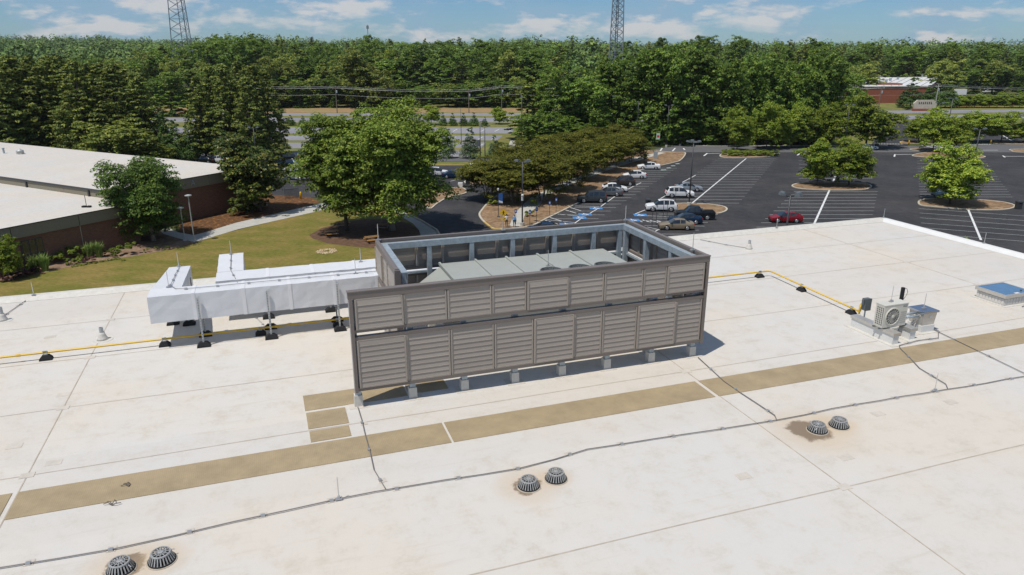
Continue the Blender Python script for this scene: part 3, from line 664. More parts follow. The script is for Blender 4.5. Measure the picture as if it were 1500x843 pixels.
for a, l in ((-2.0,'slotted strut frame on rubber feet under left end of front duct'),(-.26,'slotted strut frame on rubber feet under middle of front duct'),(1.61,'slotted strut frame on rubber feet beside screen under front duct')):
    duct_support(a, 19.66, 20.47, 1.40, .76, l)
for a, l in ((-.3,'strut frame on rubber feet under middle of rear duct'),(1.52,'strut frame on rubber feet under rear duct beside the screen')): duct_support(a, 21.38, 22.41, 1.15, .545, l)
for a, b, l in ((-3.05,21.75,'left strut frame under the sloping stub of the front duct'),): duct_support(a+.1, b, b+.8, .62, .58, l)
duct_support(-2.50, 21.55, 22.3, .60, .56, 'right strut frame under the sloping stub of the front duct')

# ------------------------------------------------------------------ gas line
def pipe_support(a, b, label, rz=0):
    t = roof_thing('pipe_support', label, 'pipe support', a, b, 0, rz, 'rubber pipe blocks along the yellow gas line')
    link('rubber_base', FOOT, None, t).scale = (.85, .9, 1.0)
    mb = MB(); mb.box(-.05,.05,-.012,.012,.12,.15)
    for s in (-1, 1): mb.box(s*.045-.006, s*.045+.006, -.012, .012, .12, .235)
    part('bracket', mb, 'galv_dull', t)
    part('clamp', MB().box(-.055,.055,-.014,.014,.227,.24), 'galv', t)
for a, l in ((-8.6,'leftmost pipe block under the gas line'),(-5.8,'pipe block under gas line left of the white vent boot'),(-3.0,'pipe block under gas line below left end of front duct'),(-.54,'pipe block under gas line between two duct supports'),(1.59,'pipe block under gas line beside screen corner')): pipe_support(a, 20.04, l)
pipe_support(16.2, 20.04, 'pipe block just before the gas line turns right of the screen'); pipe_support(16.54, 18.3, 'pipe block midway on gas line towards the condenser', math.pi/2); pipe_support(16.43, 15.98, 'pipe block next to the jog beside the condenser', math.pi/2)
gp = thing('gas_pipe', 'yellow painted gas pipe running across the white roof', 'pipe', rf(0,0), TH)
part('pipe', MB().tube([(-40,20.06,.19),(-9,20.06,.19),(16.54,20.06,.19),(16.62,19.98,.19),(16.42,15.72,.19)], .028, 8), 'yellow', gp, smooth=True)
part('jog', MB().tube([(16.42,15.72,.19),(16.42,15.66,.19),(16.42,15.64,.22),(16.41,15.64,.40),(16.39,15.62,.43),(16.25,15.50,.43),(16.22,15.48,.40),(16.22,15.48,.08)], .030, 8), 'yellow', gp, smooth=True)
for a in (-6.4,-.1,6.2,12.5): part('coupling', MB().lathe([(.036,-.05),(.038,-.04),(.038,.04),(.036,.05)], 8, (0,0,0)), 'yellow', gp, (a,20.06,.19)).rotation_euler = (0, math.pi/2, 0)
part('pipe_boot', MB().lathe([(.13,.0),(.12,.02),(.07,.10),(.045,.20)], 12, (16.22,15.48,0)), 'boot', gp, smooth=True)

# ------------------------------------------------------------------ condenser on its curbs
CU = []
for k, (a, l) in enumerate(((15.74,'left white equipment curb under the fan condenser'),(16.46,'right white equipment curb under the fan condenser'))):
    t = roof_thing('equipment_curb', l, 'curb', a, 13.66, 0, 0, 'curbs under the condenser')
    L = 1.50 if k == 0 else .80; off = 0 if k == 0 else .12
    part('curb', MB().box(-.10, .10, off, off+L, 0, .30), 'white', t); part('cap', MB().box(-.13, .13, off-.03, off+L+.03, .30, .335), 'stainless', t)
    part('cap_lip', MB().box(-.128, .128, off-.028, off+L+.028, .262, .30), 'stainless', t); part('base_flashing', MB().box(-.24, .24, off-.14, off+L+.14, 0, .012), 'boot', t)
CN = roof_thing('condenser_unit', 'ivory single fan outdoor condenser on two white curbs', 'condenser', 15.95, 14.14, .372)
part('foot_rail', MB().box(-.46,.48,-.11,-.07,-.036,.0), 'dgrey', CN); part('foot_rail', MB().box(-.46,.48,.09,.13,-.036,.0), 'dgrey', CN)
cw, cd, ch = .41, .15, .63
cas = part('casing', MB().box(-cw, cw, -cd, cd, 0, ch), 'cond', CN); part('lid', MB().box(-cw-.008, cw+.008, -cd-.008, cd+.008, ch, ch+.025), 'cond', CN)
fx = -.10
ring = part('fan_ring', MB().lathe([(.255,0),(.255,-.02),(.235,-.026),(.225,-.012),(.225,0)], 32, (fx, -cd, .31), 'y', False), 'cond', CN)
part('fan_recess', MB().lathe([(.224,-.003),(.01,-.004)], 32, (fx,-cd,.31), 'y'), 'dgrey', CN)
mb = MB()
for k in range(3):
    t0 = k*2*math.pi/3 + .3; pts = [(fx+math.cos(t0+d)*r, -cd-.008-.004*i, .31+math.sin(t0+d)*r) for i, (d, r) in enumerate(((0,.05),(-.25,.2),(.55,.205),(.5,.06)))]
    mb.add(pts, [(0,1,2,3)])
part('fan_blades', mb, 'fan', CN)
mb = MB()
for k in range(16): t = k*math.pi/8; mb.bar((fx+.04*math.cos(t),-cd-.022,.31+.04*math.sin(t)), (fx+.235*math.cos(t),-cd-.022,.31+.235*math.sin(t)), .006, .006)
for r in (.15,): mb.lathe([(r-.002,-.020),(r+.002,-.020),(r+.002,-.024),(r-.002,-.024)], 28, (fx,-cd,.31), 'y', False)
part('fan_guard', mb, 'cond', CN); part('fan_hub', MB().lathe([(.05,-.018),(.048,-.032),(.02,-.036)], 14, (fx,-cd,.31), 'y'), 'cond', CN)
mb = MB()
for i in range(9):
    for j in range(4): mb.box(-cw-.003, -cw+.002, -.125+j*.064, -.095+j*.064, .07+i*.058, .105+i*.058)
part('side_slots', mb, 'black', CN)
part('maker_plate', MB().box(.24,.37,-cd-.003,-cd,.545,.60), 'dgrey', CN); part('plate_text', MB().box(.255,.295,-cd-.005,-cd-.003,.563,.582).box(.30,.355,-cd-.005,-cd-.003,.563,.582), 'cond', CN)
mb = MB()
for i in range(6): mb.box(.19,.38,-cd-.006,-cd,.10+i*.06,.108+i*.06)
part('grille_lines', mb, 'fan', CN)
part('drain_pan', MB().lathe([(.16,-.30),(.22,-.05),(.22,-.01)], 16, (.05,0,0)), 'cond', CN)
ds = roof_thing('disconnect_box', 'grey electrical disconnect box standing left of the condenser', 'electrical box', 15.95, 15.02)
part('box', MB().box(-.10,.10,-.07,.07,.52,.86), 'dgrey', ds); part('box_lid', MB().box(-.11,.11,-.08,-.07,.51,.87), 'dgrey', ds); part('switch_handle', MB().box(-.16,-.11,-.05,.02,.70,.84), 'dgrey', ds)
part('conduit', MB().tube([(0,0,.52),(0,0,.10)], .022, 8), 'galv', ds); part('boot', MB().lathe([(.11,0),(.06,.08),(.035,.17)], 12), 'boot', ds)
ms = roof_thing('black_mast', 'short black cylindrical mast with looped cable behind the condenser', 'mast', 17.05, 14.85)
part('mast', MB().tube([(0,0,.0),(0,0,1.12)], .055, 12), 'rubber', ms); part('cable_loop', MB().tube([(.03,0,1.10),(.14,0,1.08),(.20,0,.96),(.15,0,.84),(.05,0,.72),(.06,.0,.4)], .008, 6), 'cable', ms); part('mast_boot', MB().lathe([(.15,0),(.10,.06),(.062,.2)], 14), 'boot', ms)
hd = roof_thing('pipe_housing', 'square metal pipe housing with reflective lid right of the condenser', 'pipe housing', 17.35, 14.32)
part('curb', MB().box(-.24,.24,-.24,.24,0,.20), 'white', hd); part('base_flashing', MB().box(-.36,.36,-.36,.36,0,.01), 'boot', hd)
part('body', MB().add([(sx*w, sy*w, z) for w, z in ((.22,.20),(.245,.58)) for sx, sy in ((-1,-1),(1,-1),(1,1),(-1,1))], [(0,3,2,1),(4,5,6,7)]+[(i,(i+1)%4,4+(i+1)%4,4+i) for i in range(4)]), 'stainless', hd)
part('lid', MB().box(-.28,.28,-.28,.28,.58,.63), 'mirror', hd); part('label_plate', MB().box(-.02,.09,-.246,-.238,.42,.50), 'white', hd)
mb = MB(); 
for dz, dy in ((0,-.10),(.07,-.02),(-.06,.06)): mb.tube([(-.86,dy-.05,.50+dz),(-.23,dy,.47+dz)], .032, 8)
part('line_set', mb, 'galv', hd, smooth=True)
for dz, dy in ((.47,-.1),(.54,-.02),(.41,.06)): part('pipe_collar', MB().tube([(-.26,dy,dz-.0),(-.21,dy,dz)], .05, 10), 'boot', hd)
part('control_cable', MB().tube([(-.85,-.1,.20),(-.6,-.16,.24),(-.4,-.18,.38),(-.25,-.12,.42)], .012, 6), 'cable', hd); part('condensate_pipe', MB().tube([(-.95,-.2,.16),(-.45,-.2,.05),(-.30,.02,.05),(-.27,.02,.30)], .018, 6), 'clip', hd)

# ------------------------------------------------------------------ skylight, vents, drains
sk = roof_thing('skylight', 'low square skylight with blue glazing at right edge of roof', 'skylight', 21.42, 14.93)
part('curb', MB().box(.06,1.16,.05,1.0,0,.26), 'block', sk); mb = MB()
for k in range(9): mb.box(.055+k*.125,.15+k*.125,.036,.05,.03,.22); mb.box(.045,.06,.06+k*.105,.14+k*.105,.03,.22)
part('curb_ribs', mb, 'block', sk); part('base_flashing', MB().box(-.06,1.28,-.08,1.12,0,.015), 'boot', sk)
part('frame', MB().box(0,1.22,0,.04,.26,.37).box(0,1.22,1.01,1.05,.26,.37).box(0,.04,.04,1.01,.26,.37).box(1.18,1.22,.04,1.01,.26,.37), 'stainless', sk)
part('glazing', MB().box(.041,1.179,.041,1.009,.30,.36), 'skyglass', sk); part('latch', MB().lathe([(.03,0),(.035,.03),(.02,.05)], 10, (.93,.22,.36)), 'dgrey', sk); part('warning_label', MB().box(.50,.68,.06,.14,.3605,.3625), 'white', sk)
def boot(a, b, label, h=.34, r=.055):
    t = roof_thing('vent_pipe', label, 'vent pipe', a, b, 0, 0, 'vent pipes on the white roof')
    part('flange', MB().lathe([(.26,0),(.25,.012),(.12,.014)], 22), 'boot', t); part('boot', MB().lathe([(.15,.012),(.125,.06),(.085,.16),(.075,.22)], 18), 'boot', t, smooth=True)
    part('pipe', MB().lathe([(r,.2),(r,h),(r*.8,h),(r*.8,h-.05)], 14), 'galv_dull', t)
for a, b, l, h in ((-4.67,21.08,'white vent pipe boot left of the ducts beside the gas line',.36),(18.27,23.43,'small vent pipe near the far roof edge right of the screen',.36),(-7.75,23.73,'vent pipe at the left edge of the picture',.42),(9.15,15.45,'vent pipe in the shade under right end of the screen',.3)): boot(a, b, l, h)
def drain_proto():
    t = roof_thing('roof_drain', '', 'roof drain', 0, 0, 0, 0, 'dome strainer drains in pairs along the roof valley')
    part('sump_ring', MB().lathe([(.225,0),(.22,.010),(.15,.012)], 26), 'seam', t); part('clamp_ring', MB().lathe([(.205,.010),(.205,.03),(.19,.036),(.14,.036)], 26), 'rubber', t)
    part('dark_bowl', MB().lathe([(.165,.03),(.12,.085),(.02,.088)], 20), 'black', t)
    mb = MB(); N = 24
    for k in range(N):
        th = 2*math.pi*k/N; c, s = math.cos(th), math.sin(th)
        mb.bar((.19*c,.19*s,.03),(.140*c,.140*s,.145), .017, .012, (c,s,.5))
    part('ribs', mb, 'iron', t); part('rim', MB().lathe([(.148,.14),(.152,.15),(.146,.162),(.126,.162),(.124,.145)], 26, caps=False), 'iron', t); mb = MB()
    for k in range(12):
        th = 2*math.pi*k/12; c, s = math.cos(th), math.sin(th); mb.bar((.03*c,.03*s,.156),(.128*c,.128*s,.155), .013, .010)
    mb.lathe([(.07,.150),(.08,.150),(.08,.161),(.07,.161)], 18, caps=False); part('top_bars', mb, 'iron', t); part('hub', MB().lathe([(.04,.148),(.04,.166),(.02,.17)], 12), 'iron', t)
    part('bond_strap', MB().bar((.02,-.0,.172),(.17,-.12,.10), .016, .008), 'rod', t)
    return t
dp = drain_proto()
DL = ['rust ringed drain dome, left of the bottom left pair','clean drain dome, right of the bottom left pair','rust ringed drain dome, left of the pair below the screen','clean drain dome, right of the pair below the screen','drain dome in the large brown stain below the condenser','clean drain dome beside the large brown stain']
for k, (a, b) in enumerate(DRAINS):
    o = dp if k == 0 else copy_tree(dp)
    o.location = rf(a, b, .002); o.rotation_euler[2] = TH + k*1.1; o['label'] = DL[k]; o.scale = (1.0,)*3
# lightning cable with clips
def cable(pts, label, z=.03, clip=1.15, r=.0105, wander=.02, pads=True):
    t = thing('lightning_cable', label, 'cable', rf(*pts[0][:2]), TH, 'lightning cables on the roof'); o = Vector((pts[0][0], pts[0][1], 0)); rng = random.Random(len(label))
    P3 = [Vector((p[0], p[1], p[2] if len(p) > 2 else z)) - o for p in pts]; dense = [P3[0]]; acc = .4
    for a, b in zip(P3, P3[1:]):
        L = (b-a).length; n = max(1, int(L/.6)); d = (b-a).normalized()
        for k in range(1, n+1):
            q = a.lerp(b, k/n)
            if k < n: q += Vector((-d.y, d.x, 0))*rng.uniform(-wander, wander) + Vector((0,0,rng.uniform(-.008,.004)))
            dense.append(q)
        s = clip - acc
        while s < L:
            c = a.lerp(b, s/L); ang = math.atan2(d.y, d.x)
            if pads: part('clip_pad', MB().box(-.07,.07,-.035,.115,-.026,-.022), 'seam2', t, c + Vector((0,0,0)), rz=ang)
            part('clip', MB().box(-.035,.035,-.028,.028,-.026,.014), 'clip', t, c, rz=ang); s += clip
        acc = (acc + L) % clip
    part('cable', MB().tube(dense, r, 6), 'cable', t, smooth=True)
cable([(-14,11.22),(-4.44,11.17),(-2.83,11.09),(-1.1,11.21),(.67,11.3),(2.6,11.26),(4.03,11.18),(5.52,11.39),(7.7,11.27),(9.92,11.15),(12.06,11.17),(17.04,11.0),(27,10.9)], 'main lightning cable running the width of the roof past the drains')
cable([(1.45,14.70),(1.43,13.38),(1.40,12.04),(1.50,11.34)], 'lightning cable from left front post of the screen to the main cable')
cable([(10.16,14.61),(9.95,13.17),(9.98,11.35),(9.88,11.15)], 'lightning cable from right front post of the screen to the main cable')
cable([(15.72,13.5),(15.60,13.35),(15.02,12.2),(14.85,11.30),(14.7,11.12)], 'lightning cable from the condenser curb down to the main cable')
cable([(15.75,13.52),(16.5,13.62),(17.2,13.58),(17.68,14.0),(17.7,14.15)], 'short lightning cable linking condenser curb and pipe housing', clip=.8)
cable([(17.62,14.1),(17.5,13.2),(17.35,12.1),(17.2,11.05)], 'lightning cable from the pipe housing down to the main cable')
cable([(-8.6,21.2),(-7.9,23.6),(-7.6,25.5)], 'lightning cable at left edge running to the roof edge', clip=.9)
cable([(26.5,14.1),(22.0,14.55),(21.9,14.7),(22.6,14.85)], 'lightning cable curling round the skylight', clip=1.2)
cable([(17.2,25.3),(17.7,24.3),(18.2,23.5)], 'lightning cable from vent pipe to far roof edge', clip=.8)
cable([(2.9,20.07,1.535),(0,20.1,1.535),(-2.2,20.1,1.535),(-2.55,20.2,1.535),(-2.72,20.6,1.52),(-2.8,23.8,1.17)], 'lightning cable along the top of the front duct', z=1.53, clip=.8, pads=False, r=.008, wander=.012)
cable([(-1.0,20.3,1.53),(-1.0,21.3,.9),(-1.1,21.5,1.30),(-1.25,22.4,1.31),(-1.27,24.2,1.36)], 'lightning cable over the stub of the rear duct', z=1.3, clip=.8, pads=False, r=.008, wander=.0)
rods = [((.67,11.3,.02),'on the main cable left of the walkway branch'),((14.3,11.12,.02),'on the main cable below the condenser'),((-7.4,25.7,.13),'on the far roof edge at left'),((21.4,25.7,.13),'on the far roof edge right of the screen'),((27.55,25.75,.13),'on the far corner of the roof'),((27.6,20.6,.13),'on the right roof edge above the skylight'),
        ((-2.83,23.9,1.15),'at the far end of the sloping duct stub'),((-2.75,20.5,1.5),'at the bend of the front duct'),((-1.27,24.2,1.34),'at the far end of the level duct stub'),((2.6,22.1,1.28),'on the rear duct beside the screen'),((2.2,20.1,1.5),'on the front duct beside the screen'),((2.74,18.98,2.72),'on the back left corner of the screen'),((6.3,18.98,2.72),'on the middle of the back of the screen'),((10.2,18.98,2.72),'on the back right corner of the screen'),((10.2,15.3,2.72),'on the right side of the screen'),((6.98,17.2,2.08),'on top of the rooftop unit'),((15.95,14.2,1.03),'on top of the condenser'),((17.35,14.32,.632),'on the lid of the pipe housing'),((-3.2,24.9,.0),'on the roof behind the sloping duct stub')]
def rod_proto():
    t = thing('lightning_rod', '', 'lightning rod', (0,0,0), TH, 'thin lightning rods round the roof')
    part('rod', MB().tube([(0,0,.03),(0,0,.40),(0,0,.46)], [.010,.010,.003], 6), 'rod', t); part('base', MB().box(-.06,.06,-.035,.035,0,.022).box(-.02,.02,-.02,.02,.022,.06), 'clip', t)
    return t
rp = rod_proto()
for k, ((a, b, z), l) in enumerate(rods):
    o = rp if k == 0 else copy_tree(rp); o.location = rf(a, b, z); o['label'] = 'thin metal lightning rod ' + l
rng = random.Random(5)
for a, b, l in ((-2.9,12.95,'dark twig lying on the walkway pad at left'),(-3.1,12.42,'small twig lying below the walkway pad at left')):
    mb = MB(); 
    for k in range(4):
        t0 = rng.uniform(0,3); mb.tube([(0,0,.03),(.08*math.cos(t0),.08*math.sin(t0),.05),(.15*math.cos(t0+.3),.15*math.sin(t0+.3),.03)], .008, 5)
    tag(part('twig', mb, 'wood_pole', None, rf(a, b)), l, 'twig')

# ------------------------------------------------------------------ brick building across the lawn
HA = math.radians(28.3); UA = Vector((math.sin(HA), math.cos(HA), 0)); VA = Vector((-math.cos(HA), math.sin(HA), 0))   # along the visible wall, and into the building
AF, AN = 6.1, 5.05                                       # far wing and lower near wing
t_far, t_near = at(268.5, 325.6).dot(VA), at(0, 405).dot(VA)
s_led = (at(0, 257, AF).dot(UA) + at(165, 283, AF).dot(UA))/2; s_end = (at(336, 240.5, AF).dot(UA) + at(0, 210, AF).dot(UA))/2
bA = thing('brick_building', 'long low brown brick building with white roof and concrete fascia, across the lawn', 'building', UA*s_led + VA*t_far, math.atan2(UA.y, UA.x))
DT = t_near - t_far                                      # local x runs along the wall away from the camera, y into the building
def abox(name, x0, x1, y0, y1, z0, z1, m, parent=None): return part(name, MB().box(x0, x1, y0, y1, z0, z1), m, parent or bA)
LF = s_end - s_led
abox('wall', 0, LF-.25, .25, 110, 0, AF-1.5, 'brick'); abox('wall', -75, -.02, DT+.25, 110, 0, AN-1.35, 'brick')
abox('fascia_core', .05, LF-.1, .12, 110, AF-1.5, AF-.07, 'fascia'); abox('fascia_core', -75, -.03, DT+.12, 109.9, AN-1.35, AN-.07, 'fascia')
roofA = abox('roof', 0, LF, -.03, 110.2, AF-.06, AF, 'membrane'); roofN = abox('roof', -75, -.02, DT-.03, 110.1, AN-.06, AN, 'membrane')
for a, b in zip((.04,7.5,15.5,LF-.02), (7.46,15.46,LF-.1)): abox('fascia_panel', a, b, 0, .118, AF-1.52, AF-.07, 'fascia')
for k in range(9): abox('fascia_panel', -7.6*(k+1)+.02, -7.6*k-.06, DT, DT+.118, AN-1.37, AN-.07, 'fascia')
for k in range(3): abox('fascia_panel', .0, .048, 1.2+k*9, 10.16+k*9, AN+.0, AF-.07, 'fascia')
for a in (-7.5, -26.0): abox('control_joint', a-.03, a+.03, DT+.225, DT+.25, 0, AN-1.35, 'kerbstone')
abox('roof_trim', -.04, LF+.04, -.06, -.03, AF-.07, AF+.03, 'metal_dark'); abox('roof_trim', -75, -.02, DT-.06, DT-.03, AN-.07, AN+.03, 'metal_dark'); abox('gutter', -.14, -.02, -.02, 110, AF-.22, AF+.02, 'metal_dark', roofA)
def lx(p): return p.dot(UA) - s_led
def ly(p): return p.dot(VA) - t_far
for px, py in ((44,263),(129,276.5)):
    p = at(px, py, AF); abox('downspout', -.2, -.0, ly(p)-.14, ly(p)+.14, AN, AF-.22, 'metal_dark', roofA)
w0, w1 = lx(at(37, 395)), lx(at(70, 387.5)); win = abox('window', w0, w1, DT+.18, DT+.30, .05, 3.25, 'metal_dark'); nb = 3
for k in range(nb):
    for z0, z1 in ((.15,.75),(.95,1.45),(1.65,3.15)): abox('pane', w0+.16+k*(w1-w0-.1)/nb, w0+(k+1)*(w1-w0-.1)/nb, DT+.165, DT+.19, z0, z1, 'glass_dark', win)
xa = lx(at(297, 270, 5.3)); mb = MB()
for p, q in (((-.30,4.95),(0,5.75)),((.30,4.95),(0,5.75)),((-.17,5.2),(.17,5.2))): mb.bar((xa+p[0],-.03,p[1]),(xa+q[0],-.03,q[1]), .10, .05, (0,1,0))
part('letter_a', mb, 'galv', bA)
def roofA_thing(kind, px, py, label):
    p = at(px, py, AF if py < 240 else AN)
    if kind == 'pipe': 
        t = thing('roof_vent', label, 'roof vent', p); part('stack', MB().tube([(0,0,0),(0,0,.85)], .17, 10), 'galv', t); part('cap', MB().lathe([(.25,.85),(.26,.95),(.1,1.0)], 12), 'galv', t)
    if kind == 'dome':
        t = thing('roof_fan', label, 'exhaust fan', p); part('curb', MB().box(-.45,.45,-.45,.45,0,.3), 'boot', t); part('fan_cap', MB().lathe([(.40,.3),(.62,.38),(.60,.62),(.30,.80),(.14,.84),(.12,1.0)], 18), 'galv_dull', t, smooth=True)
    if kind == 'rod':
        t = thing('roof_mast', label, 'mast', p); part('pole', MB().tube([(0,0,0),(0,0,1.5)], .035, 8), 'metal_dark', t)
        for dx in (-.3,.3): part('ballast', MB().box(dx-.22,dx+.22,-.2,.2,0,.2), 'rubber', t)
roofA_thing('pipe', 6, 225, 'round vent stack at far left on the brick building roof'); roofA_thing('dome', 30, 226, 'dome capped exhaust fan at far left on the brick building roof'); roofA_thing('dome', 32, 269, 'low exhaust fan in front of the roof step on the brick building'); roofA_thing('rod', 127, 304, 'thin mast on ballast blocks on the brick building roof')

# ------------------------------------------------------------------ foliage
def quads(P, Nn, size, aspect, name, m, rng, cup=.0):
    n = len(P); Nn = Nn / (np.linalg.norm(Nn, axis=1, keepdims=True)+1e-9); r = rng.normal(size=(n,3)); T = np.cross(Nn, r); T /= (np.linalg.norm(T, axis=1, keepdims=True)+1e-9); B = np.cross(Nn, T)
    s = size[:,None]; v = np.stack([P+T*s, P+B*s*aspect+Nn*s*.15, P-T*s*.9, P-B*s*aspect+Nn*s*.15], 1).reshape(-1,3)
    me = bpy.data.meshes.new(name); me.vertices.add(4*n); me.vertices.foreach_set('co', v.astype(np.float32).ravel())
    me.loops.add(4*n); me.loops.foreach_set('vertex_index', np.arange(4*n, dtype=np.int32)); me.polygons.add(n); me.polygons.foreach_set('loop_start', np.arange(0, 4*n, 4, dtype=np.int32))
    me.update(calc_edges=True); me.materials.append(m); return me
def lobe_cloud(lobes, n, rng, shell=.5, up=.7, rnd=.5, per=40, clump=.34):
    lobes = np.array(lobes); area = lobes[:,3]*lobes[:,4]; nc = max(8, n//per)
    def ball(m):
        d = rng.normal(size=(m,3)); return d/np.linalg.norm(d, axis=1, keepdims=True)
    L = lobes[rng.choice(len(lobes), nc, p=area/area.sum())]; d = ball(nc); d[:,2] = np.where(d[:,2] < -.5, -d[:,2], d[:,2])
    C = L[:,:3] + d*L[:,3:6]*rng.uniform(.5,1.0,(nc,1)); R = L[:,3:6]*clump*rng.uniform(.7,1.5,(nc,1)); R[:,2] *= .75
    k = rng.integers(0, nc, n); e = ball(n); e[:,2] = np.where(e[:,2] < -.1, -e[:,2]*.6, e[:,2]); rr = shell + (1-shell)*rng.random((n,1))**.5
    return C[k] + e*R[k]*rr, e*.6 + d[k]*.45 + np.array([0,0,up]) + rng.normal(size=(n,3))*rnd
def make_tree(kind, seed, h, w, n, leaf, mname, cb=.25, nl=26, lr=.30, tr=.02, bark='bark', stems=1, shape='round', aspect=.55, limbs=7):
    rng = np.random.default_rng(seed); lobes = []
    zc, rz, rx = h*(cb+1)/2, h*(1-cb)/2, w/2
    for k in range(nl):
        d = rng.normal(size=3); d /= np.linalg.norm(d); d /= np.max(np.abs(d))**.45; f = rng.uniform(.30,.74)
        if shape == 'cone':
            t = (k+.5)/nl; zz = h*(cb + (1-cb)*t*.93); R = rx*(1-t)**.8*.62 + .03*w; th = k*2.4; s = max(.34*rx*(1.15-t), .06*w)
            lobes.append((R*math.cos(th), R*math.sin(th), zz, s, s, s*1.2)); continue
        if shape == 'umbrella': d[2] = abs(d[2])*.8 + .05 if rng.random() < .7 else d[2]
        c = np.array([d[0]*rx*f, d[1]*rx*f, zc + d[2]*rz*f]); s = rng.uniform(.75,1.25)*lr
        lobes.append((c[0], c[1], c[2], s*rx, s*rx, s*min(rx,rz)*.9))
    if shape != 'cone': lobes.append((0,0,zc,rx*.55,rx*.55,rz*.6))
    P, Nn = lobe_cloud(lobes, n, rng, clump=.85 if shape == 'cone' else .34, per=60 if shape == 'cone' else 40)
    if shape != 'cone':                                 # fill the envelope: full width and height
        P[:,:2] *= (w/2)/np.percentile(np.hypot(P[:,0], P[:,1]), 96.5); lo, hi = np.percentile(P[:,2], .6), np.percentile(P[:,2], 99.7)
        P[:,2] = h*cb + (P[:,2]-lo)/(hi-lo)*(h*(1-cb))
    root = thing(kind, '', 'tree'); cr = link('crown', quads(P, Nn, leaf*rng.uniform(.6,1.3,n), aspect, 'crown', LEAF[mname], rng), None, root)
    mb = MB(); R0 = tr*h
    for s in range(stems):
        a = 2*math.pi*s/stems + seed; off = (0 if stems == 1 else R0*2.2); lean = 0 if stems == 1 else w*.16
        b0 = Vector((off*math.cos(a), off*math.sin(a), -.05)); top = Vector((lean*math.cos(a)+(.02*h*math.sin(seed)), lean*math.sin(a), h*(cb+(1-cb)*.55)))
        r0 = R0 if stems == 1 else R0*.6
        mb.tube([b0, b0.lerp(top,.08), b0.lerp(top,.4), b0.lerp(top,.75), top], [r0*1.35, r0, r0*.8, r0*.5, r0*.2], 8)
        for k in range(max(2, limbs//stems)):
            l = lobes[(k*3+s*5) % len(lobes)]; st = b0.lerp(top, .35+.5*k/limbs); e = Vector(l[:3]); mid = st.lerp(e,.5) + Vector((0,0,-.04*h))
            mb.tube([st, mid, e], [r0*.42, r0*.28, r0*.08], 6)
    part('trunk', mb, bark, root, smooth=True); return root
def make_pine(seed, h, w, tufts, per, leaf, cb, mname='pine', kind='pine_tree'):
    rng = np.random.default_rng(seed); lobes = []; mb = MB(); r0 = .012*h; mb.tube([(0,0,-.1),(0,0,h*.3),(.1,.05,h*.7),(0,0,h*.97)], [r0*1.3, r0, r0*.6, r0*.12], 8)
    for k in range(tufts):
        t = (k+rng.random())/tufts; z = h*(cb+(1-cb)*t*.97); R = w/2*(1-t**1.9)**.8*rng.uniform(.35,1.0) + .02*w; th = k*2.39996+rng.uniform(-.4,.4); s = w*(.15-.06*t)*rng.uniform(.8,1.25)
        c = (R*math.cos(th), R*math.sin(th), z+.05*R); lobes.append((*c, s, s, s*.62)); 
        if k % 2 == 0: mb.tube([(0,0,z-.12*R),c], [r0*.3, r0*.08], 5)
    P, Nn = lobe_cloud(lobes, tufts*per, rng, .35, .6, .6, 22, .42); root = thing(kind, '', 'tree')
    link('crown', quads(P, Nn, leaf*rng.uniform(.6,1.3,len(P)), .34, 'crown', LEAF[mname], rng), None, root); part('trunk', mb, 'bark', root, smooth=True); return root
USED = set()
def plant(proto, loc, h, w, label, cat='tree', group=None, rz=None, ph=None):
    H0, W0 = proto['h'], proto['w']; o = proto if proto.name not in USED else copy_tree(proto); USED.add(proto.name)
    o.location = loc; o.rotation_euler = (0,0,random.uniform(0,6.28) if rz is None else rz); o.scale = (w/W0, w/W0, h/H0); o['label'] = label; o['category'] = cat
    if group: o['group'] = group
    elif 'group' in o: del o['group']
    return o
def reg(o, h, w): o['h'] = h; o['w'] = w; return o
PR = {}
PR['maple'] = [reg(make_tree('maple_tree', 11, 17, 16, 95000, .20, 'maple', .20, 64, .30, .021, 'bark_pale', limbs=14), 17, 16), reg(make_tree('maple_tree', 12, 15, 11, 58000, .20, 'maple', .20, 46, .32, .017, 'bark', limbs=10), 15, 11)]
PR['elm'] = [reg(make_tree('elm_tree', 24, 11, 11, 55000, .165, 'elm', .10, 52, .30, .028, 'bark_pale', limbs=12), 11, 11)]
PR['magnolia'] = [reg(make_tree('magnolia_tree', 31, 11, 9, 26000, .20, 'magnolia', .0, 44, .32, .02, limbs=8), 11, 9)]
PR['oak'] = [reg(make_tree('parking_tree', 40+k, 9, 8.5, 30000, .16, 'oak', .16, 38, .32, .016, limbs=8), 9, 8.5) for k in range(3)]
PR['myrtle'] = [reg(make_tree('crape_myrtle', 50+k, 9, 8.5, 30000, .15, 'myrtle', .20, 40, .32, .014, 'bark_pale', stems=5, shape='umbrella', limbs=10), 9, 8.5) for k in range(2)]
PR['pine'] = [reg(make_pine(60+k, 22, 11, 130, 130, .36, .04), 22, 11) for k in range(3)]
PR['fpine'] = [reg(make_pine(70+k, 25, 9, 80, 70, .50, .08), 25, 9) for k in range(3)]
PR['wood'] = [reg(make_tree('woodland_tree', 80+k, 24, 15, 14000, .38, 'wood', .03, 40, .31, .014, limbs=6), 24, 15) for k in range(4)]
PR['woodpale'] = [reg(make_tree('pale_broadleaf_tree', 90+k, 18, 16, 14000, .36, 'woodpale', .03, 40, .31, .014, limbs=6), 18, 16) for k in range(2)]
PR['cedar'] = [reg(make_tree('cedar_tree', 95, 9, 5.5, 9000, .19, 'cedar', .03, 60, .2, .014, shape='cone', aspect=.3), 9, 5.5)]
PR['cypress'] = [reg(make_tree('conifer_tree', 97, 12, 7, 10000, .24, 'cypress', .02, 60, .2, .014, shape='cone', aspect=.4), 12, 7)]
